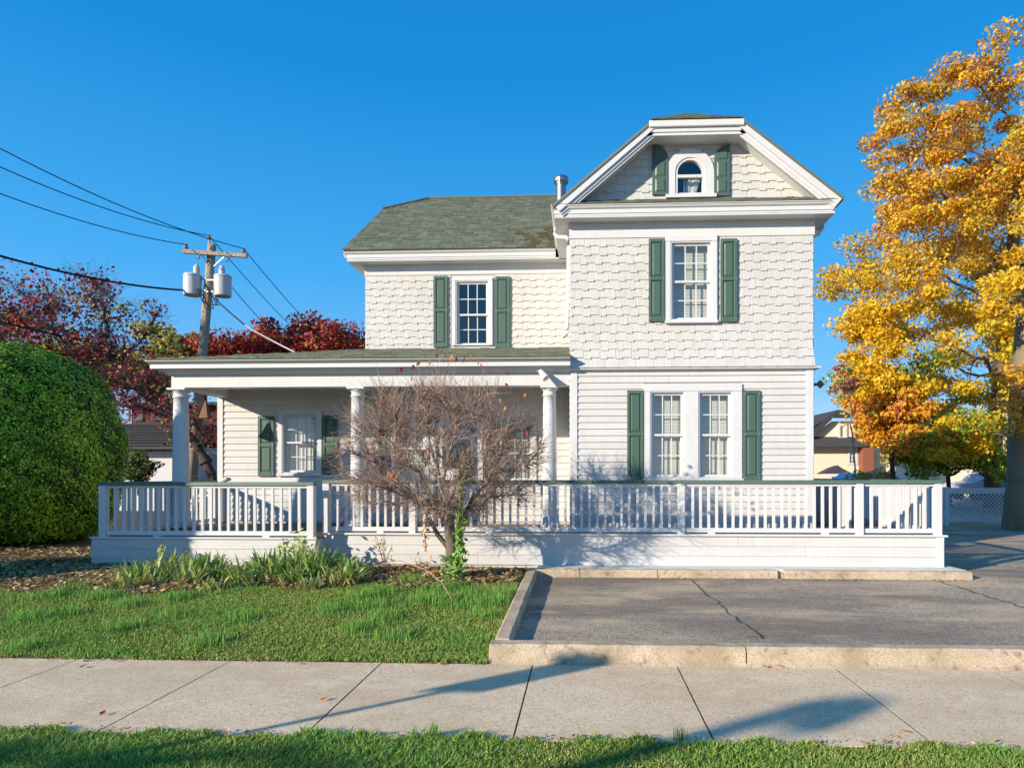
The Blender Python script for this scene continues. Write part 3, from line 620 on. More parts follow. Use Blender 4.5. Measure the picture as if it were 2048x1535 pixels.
# roofs
RSN = [0]; RS_STUFF = MB(); RSC = {}
def roof_plane(pts, name='roof_deck', m='roof', th=.05, shingles=True, parts=0, expo=.143, stain=None, seed=1):
    """pts: convex planar polygon, first edge = eave (left to right seen from outside)"""
    P = [Vector(p) for p in pts]; u = (P[1] - P[0]).normalized(); n = u.cross(P[-1] - P[0]).normalized(); n = n if n.z > 0 else -n
    v = n.cross(u); v = v if v.z > 0 else -v; o0 = P[0]
    MB().prism([p - n * .004 for p in P], -n * th).build(name, m, house)
    if not shingles: return
    q = [((p - o0).dot(u), (p - o0).dot(v)) for p in P]; vmax = max(c for _, c in q); rr = random.Random(seed)
    def lim(t):
        xs = []
        for (a, c) in zip(q, q[1:] + q[:1]):
            if (a[1] - t) * (c[1] - t) <= 0 and abs(a[1] - c[1]) > 1e-9: xs.append(a[0] + (c[0] - a[0]) * (t - a[1]) / (c[1] - a[1]))
        return (min(xs), max(xs)) if len(xs) > 1 else (0, 0)
    t = -.02; r_ = 0
    while t < vmax - .02:
        t1 = min(t + expo, vmax - .001); a0, c0 = lim(max(t, .0005)); a1, c1 = lim(t1); x = min(a0, a1) - rr.uniform(0, .2)
        while x < max(c0, c1):
            wd = rr.choice((.10, .13, .16, .2, .24)); th_ = rr.choice((.013, .022)); X0, X1 = x, x + wd - .004; x += wd
            b0, b1 = max(X0, a0), min(X1, c0); d0, d1 = max(X0, a1), min(X1, c1)
            if b1 - b0 < .01 and d1 - d0 < .01: continue
            b1, d1 = max(b1, b0), max(d1, d0)
            cs = [(b0, t, 0), (b1, t, 0), (d1, t1 + .0, 0), (d0, t1 + .0, 0), (b0, t, th_), (b1, t, th_), (d1, t1, .004), (d0, t1, .004)]
            fs = [(4, 5, 6, 7), (0, 1, 5, 4), (1, 2, 6, 5), (3, 0, 4, 7)]
            full = (b0 == X0 and d0 == X0 and b1 == X1 and d1 == X1); st = 0
            if stain:
                wp = o0 + u * b0 + v * t; st = 1 if stain(wp, rr) else 0
            if RSN[0] < parts and full:
                key = (round(wd, 3), th_, st, round(t1 - t, 3), tuple(round(k, 3) for k in n))
                if key not in RSC: RSC[key] = MB().add([u * (c[0] - b0) + v * (c[1] - t) + n * c[2] for c in cs], fs).mesh('roof_shingle', 'stainroof' if st else 'roof')
                ob = obj('roof_shingle', RSC[key], house); ob.location = o0 + u * b0 + v * t; RSN[0] += 1
            else: RS_STUFF.add([o0 + u * c[0] + v * c[1] + n * c[2] for c in cs], fs, st)
        t += expo; r_ += 1
LX = XC - .345; LY = YL - .35; SL = .69; RY = 15.9; RZL = EZ + SL * (RY - LY) + .01; JY = 15.1; JZ = EZ + SL * (JY - LY) + .01; JX = LX + .87
def stain(p, rr): return p.x > -1.6 and p.z < 6.75 and rr.random() < min(1, (p.x + 1.6) * .9) * (1 - max(0, p.z - 6.3) * 1.8)
roof_plane([(LX, LY, EZ + .01), (1.75, LY, EZ + .01), (1.75, RY, RZL), (JX, RY, RZL), (LX, JY, JZ)], parts=300, stain=stain, seed=2)
roof_plane([(LX, 2 * RY - JY, JZ), (LX, JY, JZ), (JX, RY, RZL)], shingles=False)
roof_plane([(1.75, 2 * RY - LY, EZ), (LX, 2 * RY - LY, EZ), (LX, 2 * RY - JY, JZ), (JX, RY, RZL), (1.75, RY, RZL)], shingles=False)
b = MB(); b.prism([(LX, LY + .1, EZ - .10), (LX, JY, JZ - .15), (LX, JY, JZ - .03), (LX, LY + .05, EZ - .0)], (.03, 0, 0)); b.build('rake_board', 'trim', house)
b = MB(); b.prism([(XC, YL, EZ - .3), (XC, 2 * RY - LY - .3, EZ - .3), (XC, 2 * RY - JY, JZ - .1), (XC, JY, JZ - .1), (XC, YL, EZ - .05)], (.1, 0, 0)); b.build('gable_wall', 'siding', house)
b = MB(); b.tube([(LX - .02, JY, JZ + .02), (JX, RY, RZL + .025)], .03, 5); b.tube([(JX, RY, RZL + .025), (1.6, RY, RZL + .025)], .03, 5)
x = JX
b.build('ridge_cap', 'roof', house)
# porch roof
PX0 = XD - .27; PY0 = YR - .27; PZ0 = WZ(717, PY0, 700); EY = PY0
PZ2 = WZ(697.5, YL, 930)
kx = XC + .0
roof_plane([(PX0, PY0, PZ0 + .01), (XA - .005, PY0, PZ0 + .01), (XA - .005, YL - .01, PZ2), (kx, YL - .01, PZ2)], seed=4)
roof_plane([(PX0, 18.2, PZ0 + .01), (PX0, PY0, PZ0 + .01), (kx, YL - .01, PZ2), (kx, 18.2, PZ2)], seed=5)
pathP = [(XD, 17.8), (XD, YR), (XA, YR)]
MB().sweep(pathP, [(o, z) for o, z in GP(.27, PZ0)]).build('gutter', 'gutter', house)
MB().sweep(pathP, [(-.2, PZ0 - .14), (.17, PZ0 - .14), (.17, PZ0 - .01), (-.2, PZ0 - .01)]).build('fascia', 'trim', house)
MB().sweep(pathP, [(.0, PZ0 - .20), (.05, PZ0 - .20), (.12, PZ0 - .142), (.0, PZ0 - .142)]).build('crown_moulding', 'trim', house)
bz0 = WZ(773, YR, 700)
bevel(MB().sweep([(XD, YP + .05), (XD, YR), (XA - .005, YR)], [(-.22, bz0), (.0, bz0), (.0, PZ0 - .142), (-.22, PZ0 - .142)]).build('porch_beam', 'trim', house), .005)
MB().box(XD + .1, XA, YR + .2, YP + .1, bz0 + .2, bz0 + .22).build('porch_ceiling', 'trim', house)
# pent roof below the gable
roof_plane([(XA - .2, YR - .3, EZ + .01), (XB + .28, YR - .3, EZ + .01), (XB + .0, YG + .01, PZ1), (XA + .02, YG + .01, PZ1)], seed=6, expo=.12)
roof_plane([(AX - .02, 17.3, AZ), (AX - .02, YF - .02, AZ), (BX, YF - .02, B_Z), (RX, 11.5, RZ), (RX, 17.3, RZ)], shingles=False, th=.035)
roof_plane([(DX + .02, YF - .02, DZ), (DX + .02, 17.3, DZ), (RX, 17.3, RZ), (RX, 11.5, RZ), (CX_, YF - .02, C_Z)], shingles=False, th=.035)
roof_plane([(BX, YF - .03, B_Z + .02), (CX_, YF - .03, C_Z + .01), (RX, 11.5, RZ + .02)], seed=8, th=.03)
RS_STUFF.build('roof_shingles', ['roof', 'stainroof'], house, kind='stuff'); SH_STUFF.build('wall_shingles', 'shake', house, kind='stuff')
# vent pipe, downspouts, lights
vp = W(1122, 353, 13.6); b = MB(); b.lathe((vp.x, 13.6, vp.z - 1.2), [(.10, 0), (.10, 1.02), (.12, 1.03), (.12, 1.06), (.15, 1.07), (.155, 1.13), (.14, 1.18), (.02, 1.2)], 18); b.build('vent_pipe', 'metal', house, smooth=False)
def spout(pts, nm='downspout', r=.032):
    b = MB(); P = [Vector(p) for p in pts]; b.tube(P, r, 8); return b.build(nm, 'gutter', house, smooth=True)
sx = XA - .035
spout([(XA - .27, 11.2, EZ - .12), (XA - .265, 11.18, EZ - .22), (XA - .22, 11.1, EZ - .31), (XA - .07, 10.95, EZ - .37), (sx, 10.90, EZ - .42), (sx, 10.90, EZ - .55), (sx, 10.92, 4.4), (sx, 10.92, PZ2 - .02), (sx - .02, 10.90, PZ2 - .12), (sx - .08, 10.82, PZ2 - .2)])
spout([(XB + .27, 11.2, EZ - .12), (XB + .27, 11.2, EZ - .20), (XB + .2, 11.2, EZ - .30), (XB + .05, 11.2, EZ - .36), (XB + .04, 11.2, EZ - .5), (XB + .04, 11.2, .8)])
p = W(1632, 768, YR - .02); b = MB(); b.box(XB, XB + .06, p.y, p.y + .05, p.z - .02, p.z + .02); b.build('lamp_bracket', 'black', house)
b = MB(); c = Vector((XB + .095, YR - .05, p.z)); q_ = .07; b.prism([(c.x - q_, c.y, c.z), (c.x, c.y, c.z - q_), (c.x + q_, c.y, c.z), (c.x, c.y, c.z + q_)], (.02, .06, 0)); b.build('floodlight', 'black', house)
p = W(1078, 738, YR - .1); b = MB(); b.box(p.x - .05, p.x + .06, YR - .1, YR, p.z - .03, p.z + .02); b.tube([(p.x, YR - .08, p.z), (p.x + .04, YR - .15, p.z - .06)], .02, 8)
b.tube([(p.x + .02, YR - .13, p.z - .03), (p.x + .12, YR - .2, p.z - .16)], [.035, .062], 14); b.build('spotlight', 'gutter', house)

# --- porch: wall, windows, door, columns
FL = .725
cb = (XD, XD + .10)
w3 = px_rect(566, 636, 828, 946, YP); w4 = px_rect(790, 852, 835, 958, YP); w5 = px_rect(1008, 1066, 850, 962, YP); dr = px_rect(872, 955, 815, 1041, YP)
c3 = (w3[0] - .10, w3[1] + .11, w3[2] - .06, w3[3] + .07); c4 = (w4[0] - .08, w4[1] + .08, w4[2] - .06, w4[3] + .08); c5 = (w5[0] - .08, w5[1] + .08, w5[2] - .06, w5[3] + .08); cd = (dr[0] - .1, dr[1] + .1, .6, dr[3] + .1)
wall(XD, XA, .3, bz0 + .25, YP, [w3, w4, w5, (dr[0], dr[1], FL, dr[3])])
clapboards(XD + .102, XA - .002, FL + .0, bz0 + .22, YP, .1225, [c3, c4, c5, cd], house, seed=15)
MB().box(XD - .006, XD + .10, YP - .034, YP + .08, .3, bz0 + .1).build('corner_board', 'trim', house)
window(*w3, YP, cas=.085, head=.065, sill=True, split=.48, blind='curtain'); window(*w4, YP, cas=.07, blind='curtain'); window(*w5, YP, cas=.07, blind='curtain')
for (x0, x1, y0, y1) in ((518, 550, 832, 952), (647, 677, 831, 951), (757, 781, 833, 958), (970, 996, 848, 965), (1080, 1084, 848, 962)): 
    if x1 - x0 > 10: shutter(*px_rect(x0, x1, y0, y1, YP), YP)
b = MB(); b.box(dr[0] - .1, dr[0], YP - .04, YP + .06, FL, dr[3]); b.box(dr[1], dr[1] + .1, YP - .04, YP + .06, FL, dr[3]); b.box(dr[0] - .1, dr[1] + .1, YP - .045, YP + .06, dr[3], dr[3] + .1); b.build('door_frame', 'trim', house)
b = MB(); frame(b, dr[0] + .004, dr[1] - .004, FL + .02, dr[3] - .004, .11, YP + .01, YP + .05, .12, .2); b.box(dr[0] + .11, dr[1] - .11, YP + .01, YP + .05, FL + .85, FL + .97)
raised(b, dr[0] + .13, dr[1] - .13, FL + .24, FL + .83, YP + .02); b.box(dr[0] + .1, dr[1] - .1, YP + .025, YP + .05, FL + .2, FL + .86); dd = b.build('door', 'trim', house)
MB().box(dr[0] + .1, dr[1] - .1, YP + .025, YP + .03, FL + .96, dr[3] - .11).build('pane', 'glass', dd); MB().box(dr[0] - .3, dr[1] + .3, YP + 1, YP + 1.02, FL, dr[3]).build('room', 'dark', dd)
MB().lathe((dr[1] - .06, YP - .015, FL + .93), [(.01, 0), (.03, .01), (.03, .04), (.01, .05)], 10).build('handle', 'metal', dd)
def column(px, Y, rb, rt):
    x = WX(px, Y); hgt = bz0 - FL - .05; b = MB()
    prof = [(rb * 1.32, .0), (rb * 1.36, .03), (rb * 1.3, .06), (rb * 1.1, .07), (rb * 1.08, .09)] + [(rb - (rb - rt) * (t ** 1.7), .10 + (hgt - .26) * t) for t in np.linspace(0, 1, 12)] + [(rt * 1.14, hgt - .155), (rt * 1.14, hgt - .135), (rt * 1.0, hgt - .13), (rt * 1.0, hgt - .075), (rt * 1.12, hgt - .065), (rt * 1.25, hgt - .02), (rt * 1.25, hgt)]
    b.lathe((x, Y, FL + .05), prof, 32); b.box(x - rb * 1.45, x + rb * 1.45, Y - rb * 1.45, Y + rb * 1.45, FL, FL + .05)
    o = b.build('column', 'trim', house); me = o.data
    for pl in me.polygons: pl.use_smooth = abs(pl.normal.z) < .35 and len(pl.vertices) == 4
    a = rt * 1.38; bevel(MB().box(x - a, x + a, Y - a, Y + a, bz0 - .035, bz0 - .001).build('abacus', 'trim', o), .004)
for px, rb, rt in ((362, .135, .112), (716, .125, .105), (1099, .122, .102)): column(px, 10.98, rb, rt)

# ------------------------------------------------------------------ deck
YA, YB2 = 9.33, 9.65      # fronts of the left and right stretches
DL, DM, DR_ = WX(184, YA), WX(632, YA), WX(1886, YB2)
deck = empty('deck', (0, YB2, .28), 'long low white painted wooden deck and ramp across the front of the house', 'deck')
fz2 = WZ(1067, YB2, 1300); fz1 = WZ(1073.5, YA, 400)
rows = lambda b0, t0, n: [(b0 + (t0 - b0) * i / n, b0 + (t0 - b0) * (i + 1) / n) for i in range(n)]
rj = random.Random(4)
for (x0, x1, Y, zb_, zt) in ((DL, DM, YA, .255, fz1 - .03), (DM + .0, DR_ - .10, YB2, .285, fz2 - .03)):
    for (a, c) in rows(zb_, zt, 3):
        cuts = [x0] + sorted(x0 + (x1 - x0) * rj.uniform(.15, .85) for _ in range(1 if x1 - x0 < 4 else 2)) + [x1]
        for p_, q_ in zip(cuts, cuts[1:]):
            MB().add([(p_ + .0015, Y - .02, a + .002), (q_ - .0015, Y - .02, a + .002), (q_ - .0015, Y, a + .002), (p_ + .0015, Y, a + .002), (p_ + .0015, Y - .009, c), (q_ - .0015, Y - .009, c), (q_ - .0015, Y, c), (p_ + .0015, Y, c)],
                     [(0, 3, 2, 1), (4, 5, 6, 7), (0, 1, 5, 4), (1, 2, 6, 5), (2, 3, 7, 6), (3, 0, 4, 7)]).build('skirt_board', 'siding', deck)
b = MB(); b.box(DL + .02, DM - .02, YA + .005, YA + .12, .2, fz1 - .03); b.box(DM - .02, DR_ - .02, YB2 + .005, YB2 + .12, .2, fz2 - .03); b.box(DM - .021, DM - .001, YA, YB2 + .02, .2, fz1 - .03); b.box(DL, DL + .02, YA + .002, 12.3, .2, fz1 - .03); b.box(DR_ - .02, DR_ - .001, YB2 + .002, 16, .2, fz2 - .03)
b.build('deck_frame', 'siding', deck)
bevel(MB().box(DR_ - .098, DR_ + .004, YB2 - .028, YB2 + .002, .285, fz2 - .03).build('corner_board', 'trim', deck), .004)
bevel(MB().box(DM - .01, DR_ + .05, YB2 - .045, YB2 + .06, fz2 - .028, fz2).build('nosing', 'trim', deck), .005)
bevel(MB().box(DL - .02, DM, YA - .035, YA + .06, fz1 - .026, fz1).build('nosing', 'trim', deck), .005)
y = YA + .062
while y < 12.28:      # floor boards running along the front
    MB().box(DL + .0, DM - .003 if y < YB2 + .06 else XA - .01, y, y + .088, fz1 - .05, fz1 - .012 + (0)).build('floor_board', 'deck', deck)
    y += .095
y = YB2 + .062
while y < YR - .09: MB().box(XA - .006 if y > YR else (DM + .003 if False else XA - .006), DR_, y, y + .088, fz2 - .045, fz2 - .01).build('floor_board', 'deck', deck); y += .095
y = YR - .06
while y < 16: MB().box(XB + .03, DR_, y, y + .088, fz2 - .045, fz2 - .01).build('floor_board', 'deck', deck); y += .095

# railings: every baluster is its own piece
BM = {}
def baluster(parent, x, y, z0, z1, s=.035):
    key = (round(z1 - z0, 3), s)
    if key not in BM:
        m = MB(); q = s / 2; m.box(-q, q, -q, q, 0, key[0]); BM[key] = m.mesh('baluster', 'trim')
    o = obj('baluster', BM[key], parent); o.location = (x + random.uniform(-.003, .003), y, z0); o.rotation_euler = (random.uniform(-.004, .004), random.uniform(-.006, .006), random.uniform(-.03, .03))
def railing(p0, p1, z_floor, z_top, pitch, posts, label, topmat='railgreen', first=.06):
    r = empty('railing', (*((Vector(p0) + Vector(p1)) / 2), z_floor), label, 'railing', 'white railings round the deck')
    d = Vector(p1) - Vector(p0); L_ = d.length; d /= L_; ang = math.atan2(d.y, d.x); n = Vector((-d.y, d.x))
    def bar(a, c, hw, z0, z1, nm, m, taper=0):
        P = [Vector(p0) + d * a, Vector(p0) + d * c]; vs = []
        for p in P: vs += [(p.x - n.x * hw, p.y - n.y * hw, z0), (p.x + n.x * hw, p.y + n.y * hw, z0), (p.x + n.x * (hw - taper), p.y + n.y * (hw - taper), z1), (p.x - n.x * (hw - taper), p.y - n.y * (hw - taper), z1)]
        return bevel(MB().add(vs, [(0, 1, 2, 3), (4, 7, 6, 5), (0, 4, 5, 1), (1, 5, 6, 2), (2, 6, 7, 3), (3, 7, 4, 0)]).build(nm, m, r), .006, 2)
    bar(-.05, L_ + .05, .055, z_top - .05, z_top, 'top_rail', topmat, .012)
    bar(.0, L_, .022, z_top - .088, z_top - .052, 'sub_rail', 'trim')
    ps = sorted(posts)
    for p in ps:
        c = Vector(p0) + d * p; q = .05; bevel(MB().box(c.x - q, c.x + q, c.y - q, c.y + q, z_floor - .02, z_top - .052).build('post', 'trim', r), .005)
    edges = [0] + ps + [L_]
    for a, c in zip(edges, edges[1:]):
        if c - a < .15: continue
        a += .05; c -= .05
        bar(a, c, .022, z_floor + .022, z_floor + .085, 'bottom_rail', 'trim')
        k = max(1, round((c - a) / pitch) - 1)
        for i in range(1, k + 1):
            q = Vector(p0) + d * (a + (c - a) * i / (k + 1)); baluster(r, q.x, q.y, z_floor + .085, z_top - .088)
    for p in np.arange(.8, L_, 1.6): 
        c = Vector(p0) + d * p; MB().box(c.x - .05, c.x + .05, c.y - .03, c.y + .03, z_floor, z_floor + .022).build('foot_block', 'trim', r)
    return r
ZT1, ZT2 = WZ(963.5, YA, 400), WZ(959.5, YB2, 1300)
ya, yb = YA + .05, YB2 + .05
xl, xm, xr = WX(208, ya), WX(623, ya), WX(1874, yb)
railing((xl, ya), (xm, ya), fz1, ZT1, .131, [0, xm - xl], 'left stretch of white railing, green handrail, in front of the left column')
railing((xm + .1, yb), (xr, yb), fz2, ZT2, .1165, [.0, WX(826, yb) - xm - .1, WX(1362, yb) - xm - .1, WX(1718, yb) - xm - .1, xr - xm - .1], 'long right stretch of white railing with green handrail behind the bare little tree')
railing((xl, ya + .1), (xl, 12.2), fz1, ZT1, .131, [2.8], 'short white railing running back along the left end of the deck')
railing((xr, yb + .1), (xr, 15.8), fz2, ZT2, .1165, [1.6, 3.2, 4.8, 6.0], 'white railing running back along the right end of the deck')
# boarded inner side of the ramp along the house
fx = XB + .62; fb = empty('board_fence', (fx, 12.2, fz2), 'shaded close-boarded white fence beside the right wall of the house', 'fence')
for i in range(22):
    y = 10.95 + i * .15; MB().box(fx, fx + .022, y, y + .144, fz2 - .4, ZT2 - .05).build('board', 'blueboard', fb)
MB().box(fx - .02, fx + .05, 10.95, 14.25, ZT2 - .05, ZT2 - .01).build('cap_rail', 'blueboard', fb)
# stair handrail at the far left corner
sh = empty('stair_handrail', tuple(W(400, 1040, 12.6)), 'sloping white stair handrail at the left corner of the porch', 'handrail')
a = W(454, 955, 12.25); c = W(330, 1036, 12.45)
b = MB(); b.tube([a, c], .028, 6); b.tube([a + Vector((0, 0, -.09)), c + Vector((0, 0, -.09))], .02, 6); b.build('rail', 'trim', sh)
for i in range(9):
    p = a.lerp(c, (i + .5) / 9); baluster(sh, p.x, p.y, p.z - .75, p.z - .05, .034)
# hanging bell
p = W(411, 836, 11.6); t_ = W(412, 803, 11.6); bl = empty('hanging_bell', tuple(p), 'rust brown pyramid wind bell hanging in the porch beside the left column', 'bell')
hw = .082; hh = t_.z - p.z
MB().add([(p.x - hw, p.y - hw, p.z), (p.x + hw, p.y - hw, p.z), (p.x + hw, p.y + hw, p.z), (p.x - hw, p.y + hw, p.z), (p.x - .008, p.y - .008, p.z + .31), (p.x + .008, p.y - .008, p.z + .31), (p.x + .008, p.y + .008, p.z + .31), (p.x - .008, p.y + .008, p.z + .31)],
         [(4, 5, 6, 7), (0, 1, 5, 4), (1, 2, 6, 5), (2, 3, 7, 6), (3, 0, 4, 7)]).build('bell_body', 'bell', bl)
b = MB(); b.tube([(p.x, p.y, p.z + .3), (p.x, p.y, bz0 + .2)], .004, 4); b.build('cord', 'wire', bl)

#@@PART2@@
# ------------------------------------------------------------------ vegetation helpers
def grow(base, att, di=.9, dk=.25, step=.15, iters=90, tropism=(0, 0, .06)):
    """space colonisation: base polyline nodes grow towards attractor points"""
    nodes = [np.array(p, float) for p in base]; par = [-1] + list(range(len(base) - 1)); A = np.array(att, float); tp = np.array(tropism)
    own = None
    for it in range(iters):
        if len(A) == 0: break
        Nn = np.array(nodes); d2 = ((A[:, None, :] - Nn[None]) ** 2).sum(2) if len(A) * len(Nn) < 6e6 else None
        if d2 is None: break
        near = d2.argmin(1); dm = np.sqrt(d2.min(1)); act = dm < di
        if not act.any(): act = dm <= dm.min() + 1e-6
        new = 0
        for k in np.unique(near[act]):
            v = A[act & (near == k)] - Nn[k]; v = v / (np.linalg.norm(v, axis=1, keepdims=True) + 1e-9)
            g = v.mean(0) + tp + rng.normal(size=3) * .12; g /= np.linalg.norm(g) + 1e-9; q = Nn[k] + g * step
            nodes.append(q); par.append(int(k)); new += 1
        NN = np.array(nodes[-new:]); dd = np.sqrt(((A[:, None] - NN[None]) ** 2).sum(2)).min(1); A = A[dd > dk]
    return np.array(nodes), np.array(par)
def radii(nodes, par, tip=.012, power=2.3):
    n = len(nodes); r = np.zeros(n); kids = np.zeros(n, int)
    for i in range(n):
        if par[i] >= 0: kids[par[i]] += 1
    acc = np.where(kids == 0, tip ** power, 0.0)
    for i in range(n - 1, 0, -1): acc[par[i]] += acc[i] if acc[i] > 0 else 0
    return acc ** (1 / power), kids
def skeleton_mesh(nodes, par, r, k=5, rmin=0):
    """one tapering tube ring per node, joined along parent links"""
    idx = [i for i in range(1, len(nodes)) if r[i] > rmin]; r = np.where(r <= 0, 9, r); V = []; Fc = []; ang = np.arange(k) * 2 * math.pi / k
    A = nodes[par[idx]]; B = nodes[idx]; d = B - A; d /= np.linalg.norm(d, axis=1, keepdims=True) + 1e-9
    ref = np.where(np.abs(d[:, 2:3]) < .9, np.array([[0, 0, 1.]]), np.array([[1., 0, 0]])); u = np.cross(d, ref); u /= np.linalg.norm(u, axis=1, keepdims=True); v = np.cross(d, u)
    ra = np.minimum(r[par[idx]], r[idx] * 1.6)[:, None, None]; rb = r[idx][:, None, None]
    ring = u[:, None] * np.cos(ang)[None, :, None] + v[:, None] * np.sin(ang)[None, :, None]
    VA = A[:, None] + ring * ra; VB = B[:, None] + ring * rb; V = np.concatenate([VA, VB], 1).reshape(-1, 3)
    i = np.arange(len(idx))[:, None, None] * 2 * k; j = np.arange(k)[None, :, None]
    Fc = np.concatenate([i + j, i + (j + 1) % k, i + k + (j + 1) % k, i + k + j], 2).reshape(-1, 4); return V, Fc
def twigs(P, D, n, L_, r0, spread=.7, seg=4, r=rng, sag=0, perp=0):
    """thin crooked twigs starting at nodes P going roughly along D; triangular strips of 3 sides"""
    k = r.integers(0, len(P), n); p = P[k].copy(); d = D[k] + spread * rand_dirs(n, r); d /= np.linalg.norm(d, axis=1, keepdims=True)
    ln = L_ * (.5 + .9 * r.random(n)) / seg; rings = []; u = np.cross(d, rand_dirs(n, r)); u /= np.linalg.norm(u, axis=1, keepdims=True); v = np.cross(d, u)
    pts = [p.copy()]
    for s_ in range(seg + 1):
        rad = (r0 * (1 - .75 * s_ / seg)) * np.ones(n)
        rings.append(np.stack([p + (u * math.cos(a) + v * math.sin(a)) * rad[:, None] for a in (0, 2.09, 4.19)], 1))
        d = d + .46 * rand_dirs(n, r) + np.array([0, 0, .08 - sag]); d /= np.linalg.norm(d, axis=1, keepdims=True); p = p + d * ln[:, None]; pts.append(p.copy())
    V = np.stack(rings, 1).reshape(-1, 3); b = np.arange(n)[:, None, None] * 3 * (seg + 1); F_ = []
    for s_ in range(seg):
        for j in range(3): F_.append(np.stack([s_ * 3 + j, s_ * 3 + (j + 1) % 3, (s_ + 1) * 3 + (j + 1) % 3, (s_ + 1) * 3 + j] * np.ones(1, int)))
    F_ = np.array(F_)[None]; Fc = (b + F_).reshape(-1, 4); return V, Fc, np.array(pts)
def join(*VF):
    Vs, Fs, o = [], [], 0
    for V, Fc in VF: Vs.append(V); Fs.append(Fc + o); o += len(V)
    return np.concatenate(Vs), np.concatenate(Fs)
def smooth(me): me.polygons.foreach_set('use_smooth', [True] * len(me.polygons)); return me

def leafy_tree(name, label, cat, base, limbs, clusters, crad, nl, lsize, pick, mats, barkm='darkbark', trunk_r=None, di=3., dk=.5, step=.3, tip=.012, twig_n=0, flat=.6, group=None, per=None, normz=.3, power=2.3, twig_l=.5):
    """clusters: (n,3) clump centres; crad: clump radius; nl: leaves per clump; pick(P, cid)->material index per leaf"""
    t = empty(name, tuple(base[0]), label, cat, group)
    nodes, par = grow(base, clusters, di=di, dk=dk, step=step, iters=110)
    r, kids = radii(nodes, par, tip, power)
    if trunk_r: r = r * 1.0; f = trunk_r / r[0]; r = r * (1 + (f - 1) * np.clip(r / r[0], 0, 1) ** .6)
    for i in range(len(base)): r[i] = max(r[i], (trunk_r or r[0]) * (1 - .35 * i / len(base)))
    r[0] *= 1.25
    nb = len(base)
    vf = skeleton_mesh(nodes[:nb], par[:nb], r[:nb], 12); attach(obj('trunk', smooth(fastmesh('trunk', *vf, [barkm])), t), t)
    m = np.arange(len(nodes)) >= nb; idx = np.where(m)[0]
    V1, F1 = skeleton_mesh(nodes, par, np.where(m, r, -1), 5, 0)
    parts = [(V1, F1)]
    if twig_n:
        P = nodes[idx]; D = P - nodes[par[idx]]; D /= np.linalg.norm(D, axis=1, keepdims=True) + 1e-9; tv, tf, tp = twigs(P, D, twig_n, twig_l, tip * .55); parts.append((tv, tf))
    V, Fc = join(*parts); o = obj('branches', fastmesh('branches', V, Fc, [barkm]), t); o['kind'] = 'stuff'
    C = np.repeat(clusters, nl, 0); cid = np.repeat(np.arange(len(clusters)), nl); off = rand_dirs(len(C)) * (rng.random(len(C)) ** .45)[:, None]
    cr = np.repeat(crad if hasattr(crad, '__len__') else np.full(len(clusters), crad), nl)[:, None]
    P = C + off * cr * np.array([1, 1, flat]); nz = off * .4 + np.array([0, 0, normz])
    me = leafmesh('foliage', P, lsize, mats, pick(P, cid), nrm=nz, jit=.9, aspect=.7)
    o = obj('foliage', me, t); o['kind'] = 'stuff'; return t
def blob_points(n, ellipsoids, shell=.35, r=rng):
    """points in a union of ellipsoids (cx,cy,cz,rx,ry,rz), biased to the outside"""
    out = []; vol = np.array([e[3] * e[4] * e[5] for e in ellipsoids]) ** .8; vol /= vol.sum()
    for e, k in zip(ellipsoids, np.maximum(1, (vol * n).astype(int))):
        p = rand_dirs(k, r) * (shell + (1 - shell) * r.random((k, 1)) ** .5); out.append(p * np.array(e[3:]) + np.array(e[:3]))
    return np.concatenate(out)
def E(px, py, Y, wpx, hpx, ry):   # ellipsoid given by where it shows in the photo
    c = W(px, py, Y); D = -c.x * sa + Y * ca; return (c.x, Y, c.z, wpx * D / F, ry, hpx * D / F)

